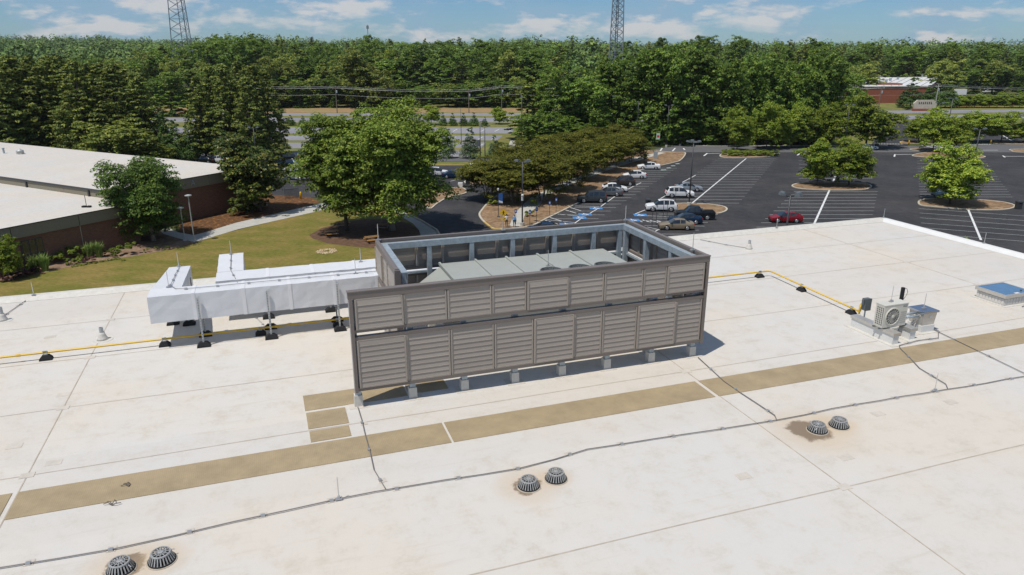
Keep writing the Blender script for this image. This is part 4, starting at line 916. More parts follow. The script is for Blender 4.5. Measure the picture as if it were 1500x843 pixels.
def tree_at(kind, v, px, base, top, wpx, label, group=None, cat='tree'):
    p = at(px, base); h = height_to(p, top); return plant(PR[kind][v % len(PR[kind])], p, h, wpx/px_per_m(p), label, cat, group)
tree_at('maple', 0, 575, 338, 157, 172, 'big spreading green maple with pale trunk in the middle of the lawn', rz=None) if False else None
p = at(575,338); plant(PR['maple'][0], p, height_to(p,155), 16.6, 'big spreading green maple with thick trunk, right one in the mulch ring', rz=.4)
p = at(508,338); plant(PR['maple'][1], p, height_to(p,172), 11.6, 'smaller green maple with thin trunk, left one in the mulch ring', rz=1.2)
p = at(225,353); plant(PR['elm'][0], p, height_to(p,233), 10.6, 'dense dark green round tree standing against the brick building wall', rz=.2)
p = at(381,310); plant(PR['magnolia'][0], p, height_to(p,198), 10.4, 'glossy dark magnolia with yellowish leaves at corner of brick building', rz=.9)
# crape myrtles in the long island
g1 = 'crape myrtles in the long kerbed island'
pts = [(716,293,10.2,7.2),(752,297,10.4,7.0),(795,296,10.4,8.6),(828,279,9.8,8.0),(760,271,9.6,8),(793,258,9.4,8),(858,264,9.2,7.6),(822,247,9.2,7.4),(884,252,8.6,7.2),(850,238,8.8,7.2),(905,243,8.4,6.8),(878,231,8.6,7.0),(924,238,8.4,7.2),(903,227,8.6,7)]
for k, (x, y, w, h) in enumerate(pts):
    l = 'olive green multi stemmed crape myrtle packed in the long island row'
    if k == 0: l = 'crape myrtle at the near left tip of the long island, over the drive'
    if k == 2: l = 'crape myrtle with bare grey stems, front of the island nearest the grey utility vehicle'
    if k == 12: l = 'crape myrtle at the far end of the long island beside the white cars'
    plant(PR['myrtle'][k % 2], at(x, y), h, w, l, group=g1)
# parking lot trees
for k, (x, b, t, w, l) in enumerate(((1196,272,204,62,'bright green tree, left of two in the oval island'),(1243,272,205,66,'bright green tree, right of two in the oval island'),(1391,299,213,92,'round green tree in the right oval island, over the light blue car'),
    (1079,222,156,46,'yellow green young tree behind the stop sign island'),(1122,219,150,52,'green tree second from left along the far pavement'),(1158,217,152,44,'darker green tree with dull blossom by the far pavement'),(1181,216,158,46,'green tree in the row left of the tall lamp by far pavement'),(1212,214,152,48,'leafy green tree in row along the far pavement'),(1268,217,140,84,'largest parking tree, by the bin at the far junction'),(1345,209,167,48,'round tree on the far yellow kerb island, left'),(1366,222,160,52,'loose crowned tree in the small island before the far road'),(1396,222,168,46,'tree just left of far lamp behind round tree'),(1420,209,163,62,'tree on far yellow kerb island, middle'),(1466,209,164,50,'tree on far yellow kerb island, right'),(1500,209,172,46,'tree cut by the right picture edge'))):
    tree_at('oak', k, x, b, t, w, l, 'parking lot shade trees')
# pines behind the brick building and by the far lot
rng = random.Random(9)
for k in range(22):
    x = -40 + k*12.3 + rng.uniform(-4,4); b = rng.choice((226,231,236)); p = at(x, b); h = rng.uniform(20.5,23) - (2.5 if x > 185 else 0)
    plant(PR['pine'][k % 3], p, h, rng.uniform(9.5,12.5), 'tall pine in the dense group behind the brick building roof', group='pines behind the brick building')
for k, (x, b, t, w) in enumerate(((303,236,112,60),(322,231,98,58),(342,235,93,66),(362,229,90,60),(385,233,94,60),(398,227,102,50),(372,238,112,52))):
    tree_at('pine', k, x, b, t, w, ('leftmost','second from left','third from left','fourth from left','second from right','rightmost','shorter near')[k] + ' tall pine of the clump standing before the far lots', 'clump of pines before the far lots')
for k, (x, t, w) in enumerate(((246,162,30),(262,158,34),(283,165,34))): tree_at('cypress', 0, x, 238, t, w, ('left','middle','right')[k] + ' one of three narrow conifers behind the brick building', 'narrow conifers')
tree_at('woodpale', 0, 182, 244, 178, 105, 'bright green broadleaf tree rising behind the brick building roof'); tree_at('woodpale', 1, 222, 243, 196, 60, 'lower bright green tree beside the three narrow conifers')
tree_at('woodpale', 0, 140, 240, 196, 60, 'low green tree between pines and bright broadleaf behind roof')
tree_at('cypress', 0, 232, 189, 160, 13, 'small dark conifer beside the far stop sign'); tree_at('oak', 1, 209, 190, 170, 9, 'slim young tree on the verge left of the far stop sign')
for k, (x, t, w) in enumerate(((426,168,16),(444,169,14),(459,169,14),(483,170,14))): tree_at('cypress', 0, x, 184, t, w, ('first','second','third','fourth')[k] + ' from left of the small round evergreens along the far road', group='small evergreens along the far road')
for k, (x, t, w) in enumerate(((649,164,13),(663,165,14),(679,165,14),(694,164,16),(710,171,11))): tree_at('cypress', 0, x, 184.5, t, w, ('first','second','third','fourth','fifth')[k] + ' from left of the clipped evergreens beyond the middle lots', group='clipped evergreens')
for k, (x, b, t, w, l) in enumerate(((657,232,184,22,'slim pale cedar half hidden behind the big maple'),(689,232,182,30,'tallest pale cedar between the lamp posts by the far lots'),(724,232,194,22,'small pale cedar beside the concrete ramp path'))): tree_at('cedar', 0, x, b, t, w, l, 'young cedars by the middle road')
tree_at('oak', 0, 731, 182, 157, 26, 'small round tree by the far road left of the tall wood'); tree_at('oak', 1, 632, 183, 155, 26, 'small tree by the far road peeping over the big maple')
# tall mixed wood right of centre
mids = [(772,205,122,58,'fpine'),(792,203,120,40,'wood'),(815,207,94,58,'wood'),(840,204,115,60,'wood'),(866,209,112,62,'wood'),(893,207,84,56,'wood'),(921,209,80,58,'wood'),(948,211,74,66,'wood'),(980,212,64,72,'wood'),(1012,211,74,62,'wood'),(1040,211,95,58,'wood'),(1064,213,92,52,'wood'),(1092,211,78,60,'wood'),(1120,209,84,58,'wood'),(1150,205,92,56,'wood'),(1178,203,82,52,'wood'),(1200,201,72,56,'wood'),(1218,198,95,46,'wood'),(960,203,72,70,'wood'),(1000,203,70,70,'wood'),(1075,202,86,66,'wood'),(1130,199,84,66,'wood'),(1160,195,98,66,'wood'),(905,200,88,66,'wood'),(860,198,100,66,'wood'),(1045,198,84,66,'wood'),(1235,190,112,50,'wood'),(1105,196,90,66,'wood'),(1190,192,96,60,'wood')]
for k, (x, b, t, w, kd) in enumerate(mids): tree_at(kd, k, x, b, t, w*1.12, 'tallest broad tree in the wood right of centre, below the open sky' if k == 8 else 'tall dark green tree in the dense wood between the lots' , 'trees of the wood right of centre')
rng = random.Random(14)
for k in range(34):                                     # brush at the wood's foot
    x = 775 + k*13.5 + rng.uniform(-5,5); p = at(x, 213.5 - rng.uniform(0,4) - (4 if x > 1180 else 0)); plant(PR['wood'][k % 4], p, rng.uniform(5,9), rng.uniform(6,9), 'low bush at the foot of the dense wood between the lots', 'bush', 'bushes at the foot of the wood')
# woods beyond the far road
rng = random.Random(21)
for k in range(110):
    x = 225 + 600*((k*.618) % 1); row = k % 4; b = 157.5 - row*5.0 + rng.uniform(-1,1); p = at(x, b)
    if x < 300 and row == 0: continue
    if row == 0: h, w, kd = rng.uniform(9,15), rng.uniform(11,17), ('wood','woodpale','wood')[k % 3]
    elif row == 1: h, w, kd = rng.uniform(17,25), rng.uniform(16,23), ('wood','fpine','woodpale','wood')[(k//4) % 4]
    else: h, w, kd = rng.uniform(22.5,29) + (3.2 if 330 < x < 480 else 0), rng.uniform(14,21), ('wood','fpine','wood','wood')[(k//4) % 4]
    if kd == 'fpine': w *= .7
    lab = {'wood':'dark green broadleaf tree in the woods beyond the far road','woodpale':'pale green broadleaf tree in the woods beyond the far road','fpine':'tall pine in the woods beyond the far road'}[kd]
    plant(PR[kd][k % len(PR[kd])], p, h, w, lab, group='trees of the woods beyond the far road')
p = at(538,158); plant(PR['woodpale'][1], p, height_to(p,72), 27, 'very broad pale green tree standing out in the woods beyond the road')
p = at(405,156); plant(PR['woodpale'][0], p, height_to(p,84), 22, 'broad pale green tree left of the utility pole in far woods')
# woods behind the far brick building and left horizon, each tree its own
rng = random.Random(33)
def on_depth(px, Y): return Vector(((px-CXP)/FPX*(Y*math.cos(PITCH)+20*math.sin(PITCH)), Y, 0))
for k in range(70):
    x = 1130 + 420*((k*.618) % 1); Y = (395, 440, 520)[k % 3] + rng.uniform(-15,15)
    if k % 3 == 0 and 1225 < x: continue
    p = on_depth(x, Y); p.z = terrain_h(p.x, p.y); kd = ('fpine','wood','fpine')[k % 3]
    if 1240 < x and Y < 500: p.y = 500 + rng.uniform(0,40); p.x *= p.y/Y; p.z = terrain_h(p.x, p.y)
    plant(PR[kd][k % len(PR[kd])], p, rng.uniform(23,30), rng.uniform(15,22) if kd == 'wood' else rng.uniform(9,13), 'tall tree in the dark wood behind the far brick building', group='wood behind the far brick building')
for k in range(60):
    x = -40 + 340*((k*.618) % 1); Y = (300, 360, 430)[k % 3] + rng.uniform(-15,15); p = on_depth(x, Y); p.z = terrain_h(p.x, p.y)
    if 195 < x < 245 and Y < 345: continue
    kd = ('woodpale','wood','fpine')[(k//3) % 3]; plant(PR[kd][k % len(PR[kd])], p, rng.uniform(15,22), rng.uniform(14,20), 'tree in the wood glimpsed past the left pines', group='wood past the left pines')
rng = random.Random(51)
for k in range(46):
    x = 300 + 900*((k*.618) % 1); Y = rng.uniform(430,600); p = on_depth(x, Y); p.z = terrain_h(p.x, p.y) - .3; kd = ('fpine','wood','fpine','wood')[k % 4]
    plant(PR[kd][k % len(PR[kd])], p, rng.uniform(24,33), rng.uniform(16,24) if kd == 'wood' else rng.uniform(9,13), 'tall tree breaking the far skyline above the woods', group='trees on the far skyline')
for x, b, t, w, kd, l in ((1262,148,91,52,'woodpale','pale round tree left of the far white roof'),(1376,140,87,54,'woodpale','pale green domed tree behind the far white roof'),(1452,139,88,58,'woodpale','pale green spreading tree right of the far white roof'),(1424,139,100,40,'wood','dark round tree by the white truck'),(1461,140,98,44,'wood','green tree between truck and right edge'),(1496,142,104,40,'wood','dark tree at right edge behind the retaining wall'),(1240,155,106,50,'wood','dark tree hiding the left end of the far brick building')): tree_at(kd, 0, x, b, t, w, l)
for k, (x, b, t, w, l) in enumerate(((1333,158,112,38,'left dark conifer behind the stone entrance sign'),(1360,157,116,30,'middle dark conifer behind the stone entrance sign'),(1384,158,112,34,'right dark conifer behind the stone entrance sign'))): tree_at('cypress', 0, x, b, t, w, l)
for k in range(10):
    x = 1405 + k*11; p = at(x, 158); plant(PR['oak'][k % 3], p, rng.uniform(5.5,7), rng.uniform(6,8), 'low tree along the far brick retaining wall', group='trees along the far retaining wall')
for x, l in ((1329,'round shrub left of stone entrance sign'),(1350,'clipped shrub in front of stone entrance sign'),(1374,'round shrub right of stone entrance sign')): p = at(x,161.5); plant(PR['wood'][0], p, 1.6, 3.6, l, 'shrub')
# far woodland carpet
def far_wood():
    rng = np.random.default_rng(5); pts = []; Y = 455.
    while Y < 1750:
        sp = 9.5 + (Y-450)*.008; n = int((2.3*Y+160)/sp)
        for k in range(n):
            x = -(1.3*Y+80) + (k+rng.random())*sp; y = Y + rng.uniform(-.7,.7)*sp
            if x > 120 and y < 555: continue
            pts.append((x, y, terrain_h(x, y)))
        Y += sp*1.25
    T = np.array(pts); n = len(T); per = 64; hh = (14 + 13*rng.random(n)**1.6)*(1 + .16*np.sin(T[:,0]*.021+1) + .12*np.sin(T[:,0]*.047+T[:,1]*.01)); rr = rng.uniform(4.0,9.0,n)
    d = rng.normal(size=(n,per,3)); d /= np.linalg.norm(d, axis=2, keepdims=True); d[:,:,2] = np.abs(d[:,:,2])*1.25-.25
    P = T[:,None,:] + d*np.stack([rr, rr, hh*.36],1)[:,None,:]*rng.uniform(.8,1.05,(n,per,1)); P[:,:,2] += (hh*.64)[:,None]
    Nn = d + np.array([0,-.15,.3]) + rng.normal(size=d.shape)*.35
    o = link('far_woodland', quads(P.reshape(-1,3), Nn.reshape(-1,3), rng.uniform(.7,1.6,n*per), .7, 'far_woodland', LEAF['far'], rng)); o['kind'] = 'stuff'; o['label'] = 'distant dark green woodland reaching the horizon'; o['category'] = 'woodland'
far_wood()
# shrubs and grasses
def make_shrub(kind, seed, h, w, n, leaf, mname):
    rng = np.random.default_rng(seed); lobes = [(rng.uniform(-.3,.3)*w, rng.uniform(-.3,.3)*w, h*rng.uniform(.35,.65), w*.28, w*.28, h*.35) for _ in range(9)]
    P, Nn = lobe_cloud(lobes, n, rng); P[:,2] = np.maximum(P[:,2], .02); o = link(kind, quads(P, Nn, leaf*rng.uniform(.6,1.3,n), .5, kind, LEAF[mname], rng)); return reg(tag(o, '', 'shrub'), h, w)
def make_grass(seed):
    rng = np.random.default_rng(seed); mb = MB()
    for k in range(260):
        a, l = rng.uniform(0,6.28), rng.uniform(.7,1.7); sp = rng.uniform(.1,.65); b = (rng.uniform(-.2,.2), rng.uniform(-.2,.2), 0); c, s = math.cos(a), math.sin(a); w = .03
        mid = (b[0]+c*sp*.4, b[1]+s*sp*.4, l*.7); tip = (b[0]+c*sp, b[1]+s*sp, l*rng.uniform(.75,1.)); mb.add([(b[0]-s*w,b[1]+c*w,0),(b[0]+s*w,b[1]-c*w,0),(mid[0]+s*w,mid[1]-c*w,mid[2]),(mid[0]-s*w,mid[1]+c*w,mid[2]),tip], [(0,1,2,3),(3,2,4)])
    o = link('ornamental_grass', mb.mesh('ornamental_grass'), LEAF['grass']); return reg(tag(o, '', 'grass clump'), 1.7, 1.4)
PR['shrub'] = [make_shrub('green_shrub', 5, 1, 1.2, 700, .09, 'shrub')]; PR['purple'] = [make_shrub('purple_shrub', 6, .8, 1.5, 700, .09, 'purple')]; PR['grassc'] = [make_grass(3)]
for k, (x, b, h, l) in enumerate(((53,398,2.2,'ornamental grass clump left of the pair before the dark window'),(67,397,2.3,'ornamental grass clump right of the pair before the dark window'),(131,378,2.1,'ornamental grass clump left of the pair along the brick wall'),(146,377,2.2,'ornamental grass clump right of the pair along the brick wall'))): plant(PR['grassc'][0], at(x,b), h, 1.9, l, 'grass clump', 'ornamental grasses along the brick wall')
for x, b, l in ((10,412,'purple leaved shrub at the far left of the bed'),(25,409,'purple shrub under the young conifer'),(37,405,'wide purple shrub right of the young conifer'),(48,402,'purple shrub beside the ornamental grass'),(128,386,'purple shrub in the middle of the bed'),(235,226.5,'row of dull purple shrubs behind brick building roof, left'),(258,228.5,'row of dull purple shrubs behind brick building roof, right')):
    far = b < 300; p = at(x, 238) if far else at(x,b); plant(PR['purple'][0], p, 3.6 if far else .8, 5.5 if far else 1.6, l, 'shrub', 'purple shrubs')
for x, b, h, l in ((85,386,1.3,'sparse green shrub right of the dark window'),(101,382,1.7,'green shrub between window and grasses'),(117,378,1.7,'light green shrub just left of paired grasses'),(103,388,.9,'small clipped green shrub at the bed edge'),(117,384,.8,'small clipped shrub behind the yellow groundcover'),(117,387,.8,'small clipped shrub in front of the yellow groundcover'),(160,375,.9,'small shrub right of paired grasses'),(166,372,.9,'tiny shrub against brick wall'),(170,377,.9,'dark small shrub at bed edge'),(186,373,1.6,'larger clipped shrub near the dense round tree'),(215,370,.6,'low green tuft left in the shade of the round tree'),(229,367,.6,'low green tuft right in the shade of the round tree'),(245,366,.5,'low tuft near the path'),(776,318,1.2,'bright yellow green shrub by the tall lamp on the island'),(722,302,1.3,'dark shrub under the banner pole'),(755,297,1.2,'shrub in shade behind the banner pole'),(781,303,1.3,'shrub beside the island path')):
    plant(PR['shrub'][0], at(x,b), h, h*1.35, l, 'shrub')
for k in range(26): 
    t = k/25; plant(PR['shrub'][0], at(1064+70*t, 224+3.5*((k*.618)%1)+2), random.uniform(.9,1.5), random.uniform(2.2,3.2), 'low spreading juniper shrub filling the stop sign island', 'shrub', 'junipers in the stop sign island')
for k in range(12): plant(PR['shrub'][0], at(100+85*((k*.618)%1), 389-.13*85*((k*.618)%1)+((k*.37)%1)*4), random.uniform(.2,.3), random.uniform(.5,.7), 'low yellowish groundcover tuft in the planting bed', 'plant', 'yellow groundcover tufts in the bed')
p = at(20,409); plant(PR['oak'][1], p, 4.7, 2.9, 'young light green conifer before the brick wall at left'); p = at(36,402); plant(PR['shrub'][0], p, 1.5, 1.8, 'loose shrub between young conifer and window', 'shrub')
for k, (x, y, s) in enumerate(((1416,347,2.0),(1445,362,1.8),(1480,366,1.4))): plant(PR['oak'][k], at(x, y+25, 8) - Vector((0,0,8)), 9.0-k*.4, 3.2*s/1.8, ('first','second','third')[k] + ' treetop peeping over the right roof edge', group='treetops at the right roof edge')

# ------------------------------------------------------------------ vehicles
PAINTS = {}
def paint(name, c, metal=.25, rough=.28):
    if name not in PAINTS: PAINTS[name] = mat('car_paint_'+name, c, rough, metal); 
    return PAINTS[name]
PROF = dict(
 sedan=dict(L=4.75, H=1.45, W=.91, st=[(2.37,.62,.63,'pp'),(2.28,.70,.74,'pp'),(1.85,.74,.84,'pp'),(1.02,.90,.96,'gg'),(.30,.93,1.38,'pg'),(-.38,.94,1.45,'pp'),(-.46,.94,1.45,'pg'),(-1.12,.96,1.38,'gp'),(-1.78,.99,1.06,'pp'),(-2.28,.96,1.00,'pp'),(-2.37,.72,.74,'')]),
 hatch=dict(L=4.5, H=1.49, W=.88, st=[(2.22,.60,.61,'pp'),(2.12,.70,.75,'pp'),(1.65,.78,.88,'pp'),(1.15,.90,.97,'gg'),(.25,.93,1.45,'pg'),(-.38,.95,1.49,'pp'),(-.46,.95,1.49,'pg'),(-1.25,1.0,1.40,'gp'),(-1.98,1.05,1.12,'pp'),(-2.2,1.0,1.03,'pp'),(-2.25,.70,.72,'')]),
 suv=dict(L=4.75, H=1.72, W=.94, st=[(2.37,.70,.72,'pp'),(2.28,.86,.92,'pp'),(1.80,.92,1.02,'pp'),(1.10,1.04,1.10,'gg'),(.48,1.06,1.64,'pg'),(-.25,1.07,1.70,'pp'),(-.33,1.07,1.70,'pg'),(-1.05,1.08,1.69,'pp'),(-1.15,1.08,1.69,'pg'),(-1.85,1.12,1.63,'gp'),(-2.22,1.08,1.14,'pp'),(-2.36,.80,.82,'')]),
 boxsuv=dict(L=4.8, H=1.82, W=.95, st=[(2.38,.80,.82,'pp'),(2.30,.96,1.02,'pp'),(1.75,1.0,1.10,'pp'),(1.15,1.08,1.14,'gg'),(.62,1.10,1.74,'pg'),(-.15,1.10,1.80,'pp'),(-.25,1.10,1.80,'pg'),(-1.0,1.10,1.80,'pp'),(-1.1,1.10,1.80,'pg'),(-2.0,1.12,1.76,'gp'),(-2.26,1.12,1.18,'pp'),(-2.38,.85,.87,'')]),
 pickup=dict(L=5.7, H=1.88, W=.98, st=[(2.85,.85,.87,'pp'),(2.75,1.02,1.08,'pp'),(2.1,1.08,1.16,'pp'),(1.45,1.14,1.2,'gg'),(.85,1.15,1.82,'pg'),(.15,1.15,1.88,'pp'),(.07,1.15,1.88,'pg'),(-.62,1.16,1.83,'gp'),(-.85,1.16,1.20,'pp'),(-2.78,1.16,1.20,'pp'),(-2.85,.95,.97,'')]))
def make_car(kind):
    pr = PROF[kind]; st = pr['st']; W = pr['W']; root = thing('parked_car' if kind != 'pickup' else 'pickup_truck', '', 'car'); zb = .24 if kind in ('sedan','hatch') else .34; n = len(st)
    def ring(i):
        x, zt, zr, _ = st[i]; e = min(1, abs(abs(x)-pr['L']/2)/.5+.82) if abs(x) > pr['L']/2-.4 else 1; w = W*min(1,e); cab = zr-zt > .25; wr = w*.74 if cab else w*.84
        mid = zb + (zt-zb)*.55
        return [(x,0,zb),(x,w*.93,zb),(x,w,mid),(x,w*.955,zt),(x,wr,zr),(x,0,zr+.03)]
    R = [ring(i) for i in range(n)]; body = MB(); sidew = []
    def mir(q): return [(x,-y,z) for x, y, z in q][::-1]
    for i in range(n-1):
        fl = st[i][3]
        for k in range(5):
            q = [R[i][k], R[i+1][k], R[i+1][k+1], R[i][k+1]]
            g = (k == 4 and fl[0] == 'g') or (k == 3 and fl[1] == 'g')
            if g: sidew.append((k, i, q))
            else: body.add(q, [(0,1,2,3)]); body.add(mir(q), [(0,1,2,3)])
    for q in (R[0], R[-1]): body.add(q + [(x,-y,z) for x, y, z in q[1:-1]][::-1], [tuple(range(10))])
    me = body.mesh('body'); bm = bmesh.new(); bm.from_mesh(me); bmesh.ops.remove_doubles(bm, verts=bm.verts, dist=.001); bmesh.ops.recalc_face_normals(bm, faces=bm.faces); bm.to_mesh(me); bm.free()
    for p in me.polygons: p.use_smooth = True
    me.set_sharp_from_angle(angle=math.radians(32)); me.materials.append(M['white']); b = link('body', me, None, root); b['paint'] = 1
    seen_ws = False
    for k, i, q in sidew:
        if k == 4:
            part('rear_window' if seen_ws else 'windscreen', MB().add(q + mir(q), [(0,1,2,3),(4,5,6,7)]), 'carglass', root); seen_ws = True
        else:
            part('side_window', MB().add(q, [(0,1,2,3)]), 'carglass', root); part('side_window', MB().add(mir(q), [(0,1,2,3)]), 'carglass', root)
    wr = .33 if kind in ('sedan','hatch') else .38; ax = pr['L']*.29
    for sx in (ax, -ax-.02):
        for sy in (1, -1):
            a = part('wheel_arch', MB().lathe([(wr+.07,0),(wr+.07,.02)], 18, (sx, sy*(W-.02)-.01, wr+.01), 'y'), 'tyre', root)
            t = part('wheel', MB().lathe([(wr-.03,-.10),(wr,-.08),(wr,.08),(wr-.03,.10)], 18, (sx, sy*(W-.09), wr), 'y'), 'tyre', root)
            part('rim', MB().lathe([(wr*.66,0),(wr*.62,.012),(wr*.2,.018)] if sy > 0 else [(wr*.2,-.018),(wr*.62,-.012),(wr*.66,0)], 14, (sx, sy*(W+.012), wr), 'y'), 'rim', root)
    zf = st[1][1]; zr_ = st[-2][1]
    for sy in (1, -1):
        part('headlight', MB().box(st[1][0]-.12, st[1][0]+.04, min(sy*.48,sy*.78), max(sy*.48,sy*.78), zf-.17, zf-.03), 'headlamp', root)
        part('taillight', MB().box(-pr['L']/2-.005, -pr['L']/2+.20, min(sy*.62,sy*.86), max(sy*.62,sy*.86), zr_-.26, zr_-.05), 'taillamp', root)
        part('wing_mirror', MB().box(st[3][0]-.35, st[3][0]-.18, min(sy*(W*.93),sy*(W+.12)), max(sy*(W*.93),sy*(W+.12)), st[3][1]+.02, st[3][1]+.15), 'tyre', root)
    part('bumper', MB().box(pr['L']/2-.12, pr['L']/2+.03, -W*.72, W*.72, zb+.05, zb+.2), 'tyre', root); part('bumper', MB().box(-pr['L']/2-.03, -pr['L']/2+.1, -W*.74, W*.74, zb+.06, zb+.2), 'tyre', root)
    if kind == 'pickup': part('truck_bed', MB().box(-2.72,-.92,-.74,.74,1.236,1.245), 'black', root); part('tool_box', MB().box(-1.25,-.92,-.8,.8,1.245,1.42), 'metal_dark', root)
    if 'suv' in kind:
        for sy in (1,-1): part('roof_rail', MB().bar((.3,sy*.58,pr['H']+.02),(-1.6,sy*.58,pr['H']+.01), .04), 'metal_dark', root)
    return root
CARP = {}
def park(kind, px, py, head, col, label, cat='car', on=.0, group=None):
    if kind not in CARP: CARP[kind] = make_car(kind); o = CARP[kind]
    else: o = copy_tree(CARP[kind])
    p = at(px, py); o.location = (p.x, p.y, .03+on); o.rotation_euler[2] = math.radians(head); o['label'] = label; o['category'] = cat
    for c in o.children:
        if c.name.startswith('body'): c.material_slots[0].link = 'OBJECT'; c.material_slots[0].material = col
    return o
white = paint('white', (.70,.71,.71), 0, .3); silver = paint('silver', (.42,.45,.48), .6, .3); grey = paint('grey', (.075,.085,.085), .5); brown = paint('brown', (.075,.058,.05), .4); dblue = paint('dark_blue', (.012,.035,.075), .4); black = paint('black', (.012,.014,.016), .3); beige = paint('beige', (.36,.29,.20), .5); red = paint('red', (.27,.012,.022), .35); lblue = paint('light_blue', (.32,.41,.47), .5); blue = paint('blue', (.015,.05,.12), .4); mgrey = paint('mid_grey', (.16,.17,.175), .5)
park('sedan', 950, 248, 178, white, 'white saloon car farthest up the row beside the green marks')
park('hatch', 929, 261.5, 178, white, 'white saloon with dark rear window, second from far end of hedge row')
park('suv', 911, 272, 178, brown, 'dark brown utility vehicle between white cars in the hedge row')
park('hatch', 900, 281, -2, white, 'white low crossover facing the aisle, beside the brown vehicle')
park('sedan', 891, 287, 178, mgrey, 'dark silver saloon half hidden behind the grey utility vehicle')
park('boxsuv', 867, 296.5, 178, grey, 'boxy dark grey utility vehicle nearest in hedge row')
park('sedan', 797, 342, 178, blue, 'dark blue car roof just showing over the screen top')
park('sedan', 1008, 280, -2, silver, 'silver blue saloon behind the white utility vehicle across the aisle')
park('suv', 995, 289, -2, white, 'large white utility vehicle beside the tall lamp post')
park('suv', 968, 309, 178, white, 'white compact utility vehicle with red tail lamps next to the bin')
park('pickup', 1017, 321, 178, black, 'black pickup truck with open bed by the kerbed island', 'pickup')
park('sedan', 1003, 327.5, 178, dblue, 'dark blue saloon between the pickup and the beige saloon')
park('sedan', 990, 336, 178, beige, 'beige saloon car nearest the screen')
park('hatch', 1150, 325.5, 178, red, 'dark red hatchback behind the lamp post over the roof edge')
park('suv', 1387, 290, 178, lblue, 'light blue car in the shade under the round tree')
park('sedan', 665, 261, 4, dblue, 'dark blue saloon behind the big maple by the zebra marks')
park('suv', 422, 236, 175, black, 'black vehicle farthest behind the magnolia'); park('sedan', 424, 244, 175, dblue, 'dark blue car behind the magnolia and maple'); park('hatch', 431, 252, 178, white, 'white car parked between the magnolia and the maple'); park('sedan', 436, 263, 2, lblue, 'pale blue car nearest in lot seen between magnolia and maple'); park('suv', 452, 264, 2, white, 'white vehicle half behind the left maple'); park('sedan', 470, 252, 2, silver, 'silver car hidden in the maple leaves'); park('suv', 640, 258, 2, white, 'white vehicle glimpsed beside dark blue saloon behind maple')
park('hatch', 318, 238, 176, white, 'white car behind the corner of the brick building roof'); park('pickup', 341, 235.5, 178, silver, 'silver pickup truck behind the corner of the brick building roof', 'pickup'); park('sedan', 299, 239, 176, black, 'black car left of white car behind the brick building')
park('sedan', 1271, 219.5, 5, white, 'white car at the far junction half behind the tree')
def box_truck(px, py, label):
    p = at(px, py); t = thing('box_truck', label, 'truck', p, math.radians(182)); part('cab', MB().add([(2.2,-1.1,.6),(2.2,1.1,.6),(.2,1.1,.6),(.2,-1.1,.6),(2.1,-1.05,1.6),(2.1,1.05,1.6),(1.5,1.0,2.7),(1.5,-1.0,2.7),(.2,1.0,2.8),(.2,-1.0,2.8)], [(0,1,2,3),(0,1,5,4),(4,5,6,7),(7,6,8,9),(2,3,9,8),(0,4,7,9,3),(1,2,8,6,5)]), white, t)
    part('cargo_box', MB().box(-6,.05,-1.25,1.25,.9,4.0), 'white', t); part('windscreen', MB().add([(2.09,-.95,1.68),(2.09,.95,1.68),(1.56,.9,2.6),(1.56,-.9,2.6)], [(0,1,2,3)]), 'carglass', t, (.02,0,.02)); part('bumper', MB().box(2.2,2.35,-1.1,1.1,.5,.8), 'metal_dark', t); part('chassis', MB().box(-6,.2,-.5,.5,.6,.9), 'metal_dark', t)
    for x in (1.2,-3.8,-5.0):
        for s in (1,-1): w = part('wheel', MB().lathe([(.42,-.15),(.5,-.12),(.5,.12),(.42,.15)], 14, (x, s*1.0, .5), 'y'), 'tyre', t); part('rim', MB().lathe([(.28,0),(.25,.02)], 12, (x, s*1.155-.01, .5), 'y'), 'rim', w)
box_truck(1398, 141.5, 'white box truck parked left of the dark round tree far right'); box_truck(1445, 137, 'white box truck parked behind the trees far right')

# ------------------------------------------------------------------ lamps, signs, bins, people, tables
def lamp(p, h, heads, label, group='parking lot lamp posts', r=.11, extra=None, mid=None):
    t = thing('lamp_post', label, 'lamp post', p, 0, group); part('pole', MB().tube([(0,0,.3),(0,0,h)], [r, r*.75], 10), 'metal_dark', t, smooth=True); part('base', MB().lathe([(.30,0),(.30,.55),(.27,.58)], 14), 'concrete', t)
    for a in heads:
        c, s = math.cos(a), math.sin(a); part('arm', MB().bar((0,0,h-.12),(c*.75,s*.75,h+.02), .09), 'metal_dark', t)
        k = part('lamp_head', MB().add([Vector((c*x - s*y, s*x + c*y, h+z)) for x, y, z in ((.55,-.28,.0),(1.15,-.30,.10),(1.15,.30,.10),(.55,.28,.0),(.62,-.22,.26),(1.05,-.22,.34),(1.05,.22,.34),(.62,.22,.26))], [(0,1,2,3),(4,5,6,7),(0,1,5,4),(1,2,6,5),(2,3,7,6),(3,0,4,7)]), 'dgrey', t)
        part('lens', MB().add([Vector((c*x - s*y, s*x + c*y, h+z)) for x, y, z in ((.62,-.22,-.006),(1.08,-.24,.075),(1.08,.24,.075),(.62,.22,-.006))], [(0,1,2,3)]), 'lens', k)
    if mid:
        part('camera_arm', MB().bar((0,0,mid),(.0,-.5,mid+.1), .06), 'white', t); part('camera_dome', MB().lathe([(.05,-.30),(.17,-.22),(.19,-.05),(.13,.04)], 12, (0,-.5,mid)), 'white', t, smooth=True); part('junction_box', MB().box(-.16,.16,-.22,-.1,mid-.9,mid-.35), 'white', t)
    return t
hp = math.pi
lamp(at(765,332), 9.0, (0.4, hp-.4, -.9), 'lamp post with cameras and twin floodlights beside the two people', mid=4.6)
lamp(at(1009,302), 10.0, (0, hp, -hp/2, hp/2), 'tall four headed lamp post by the white utility vehicle')
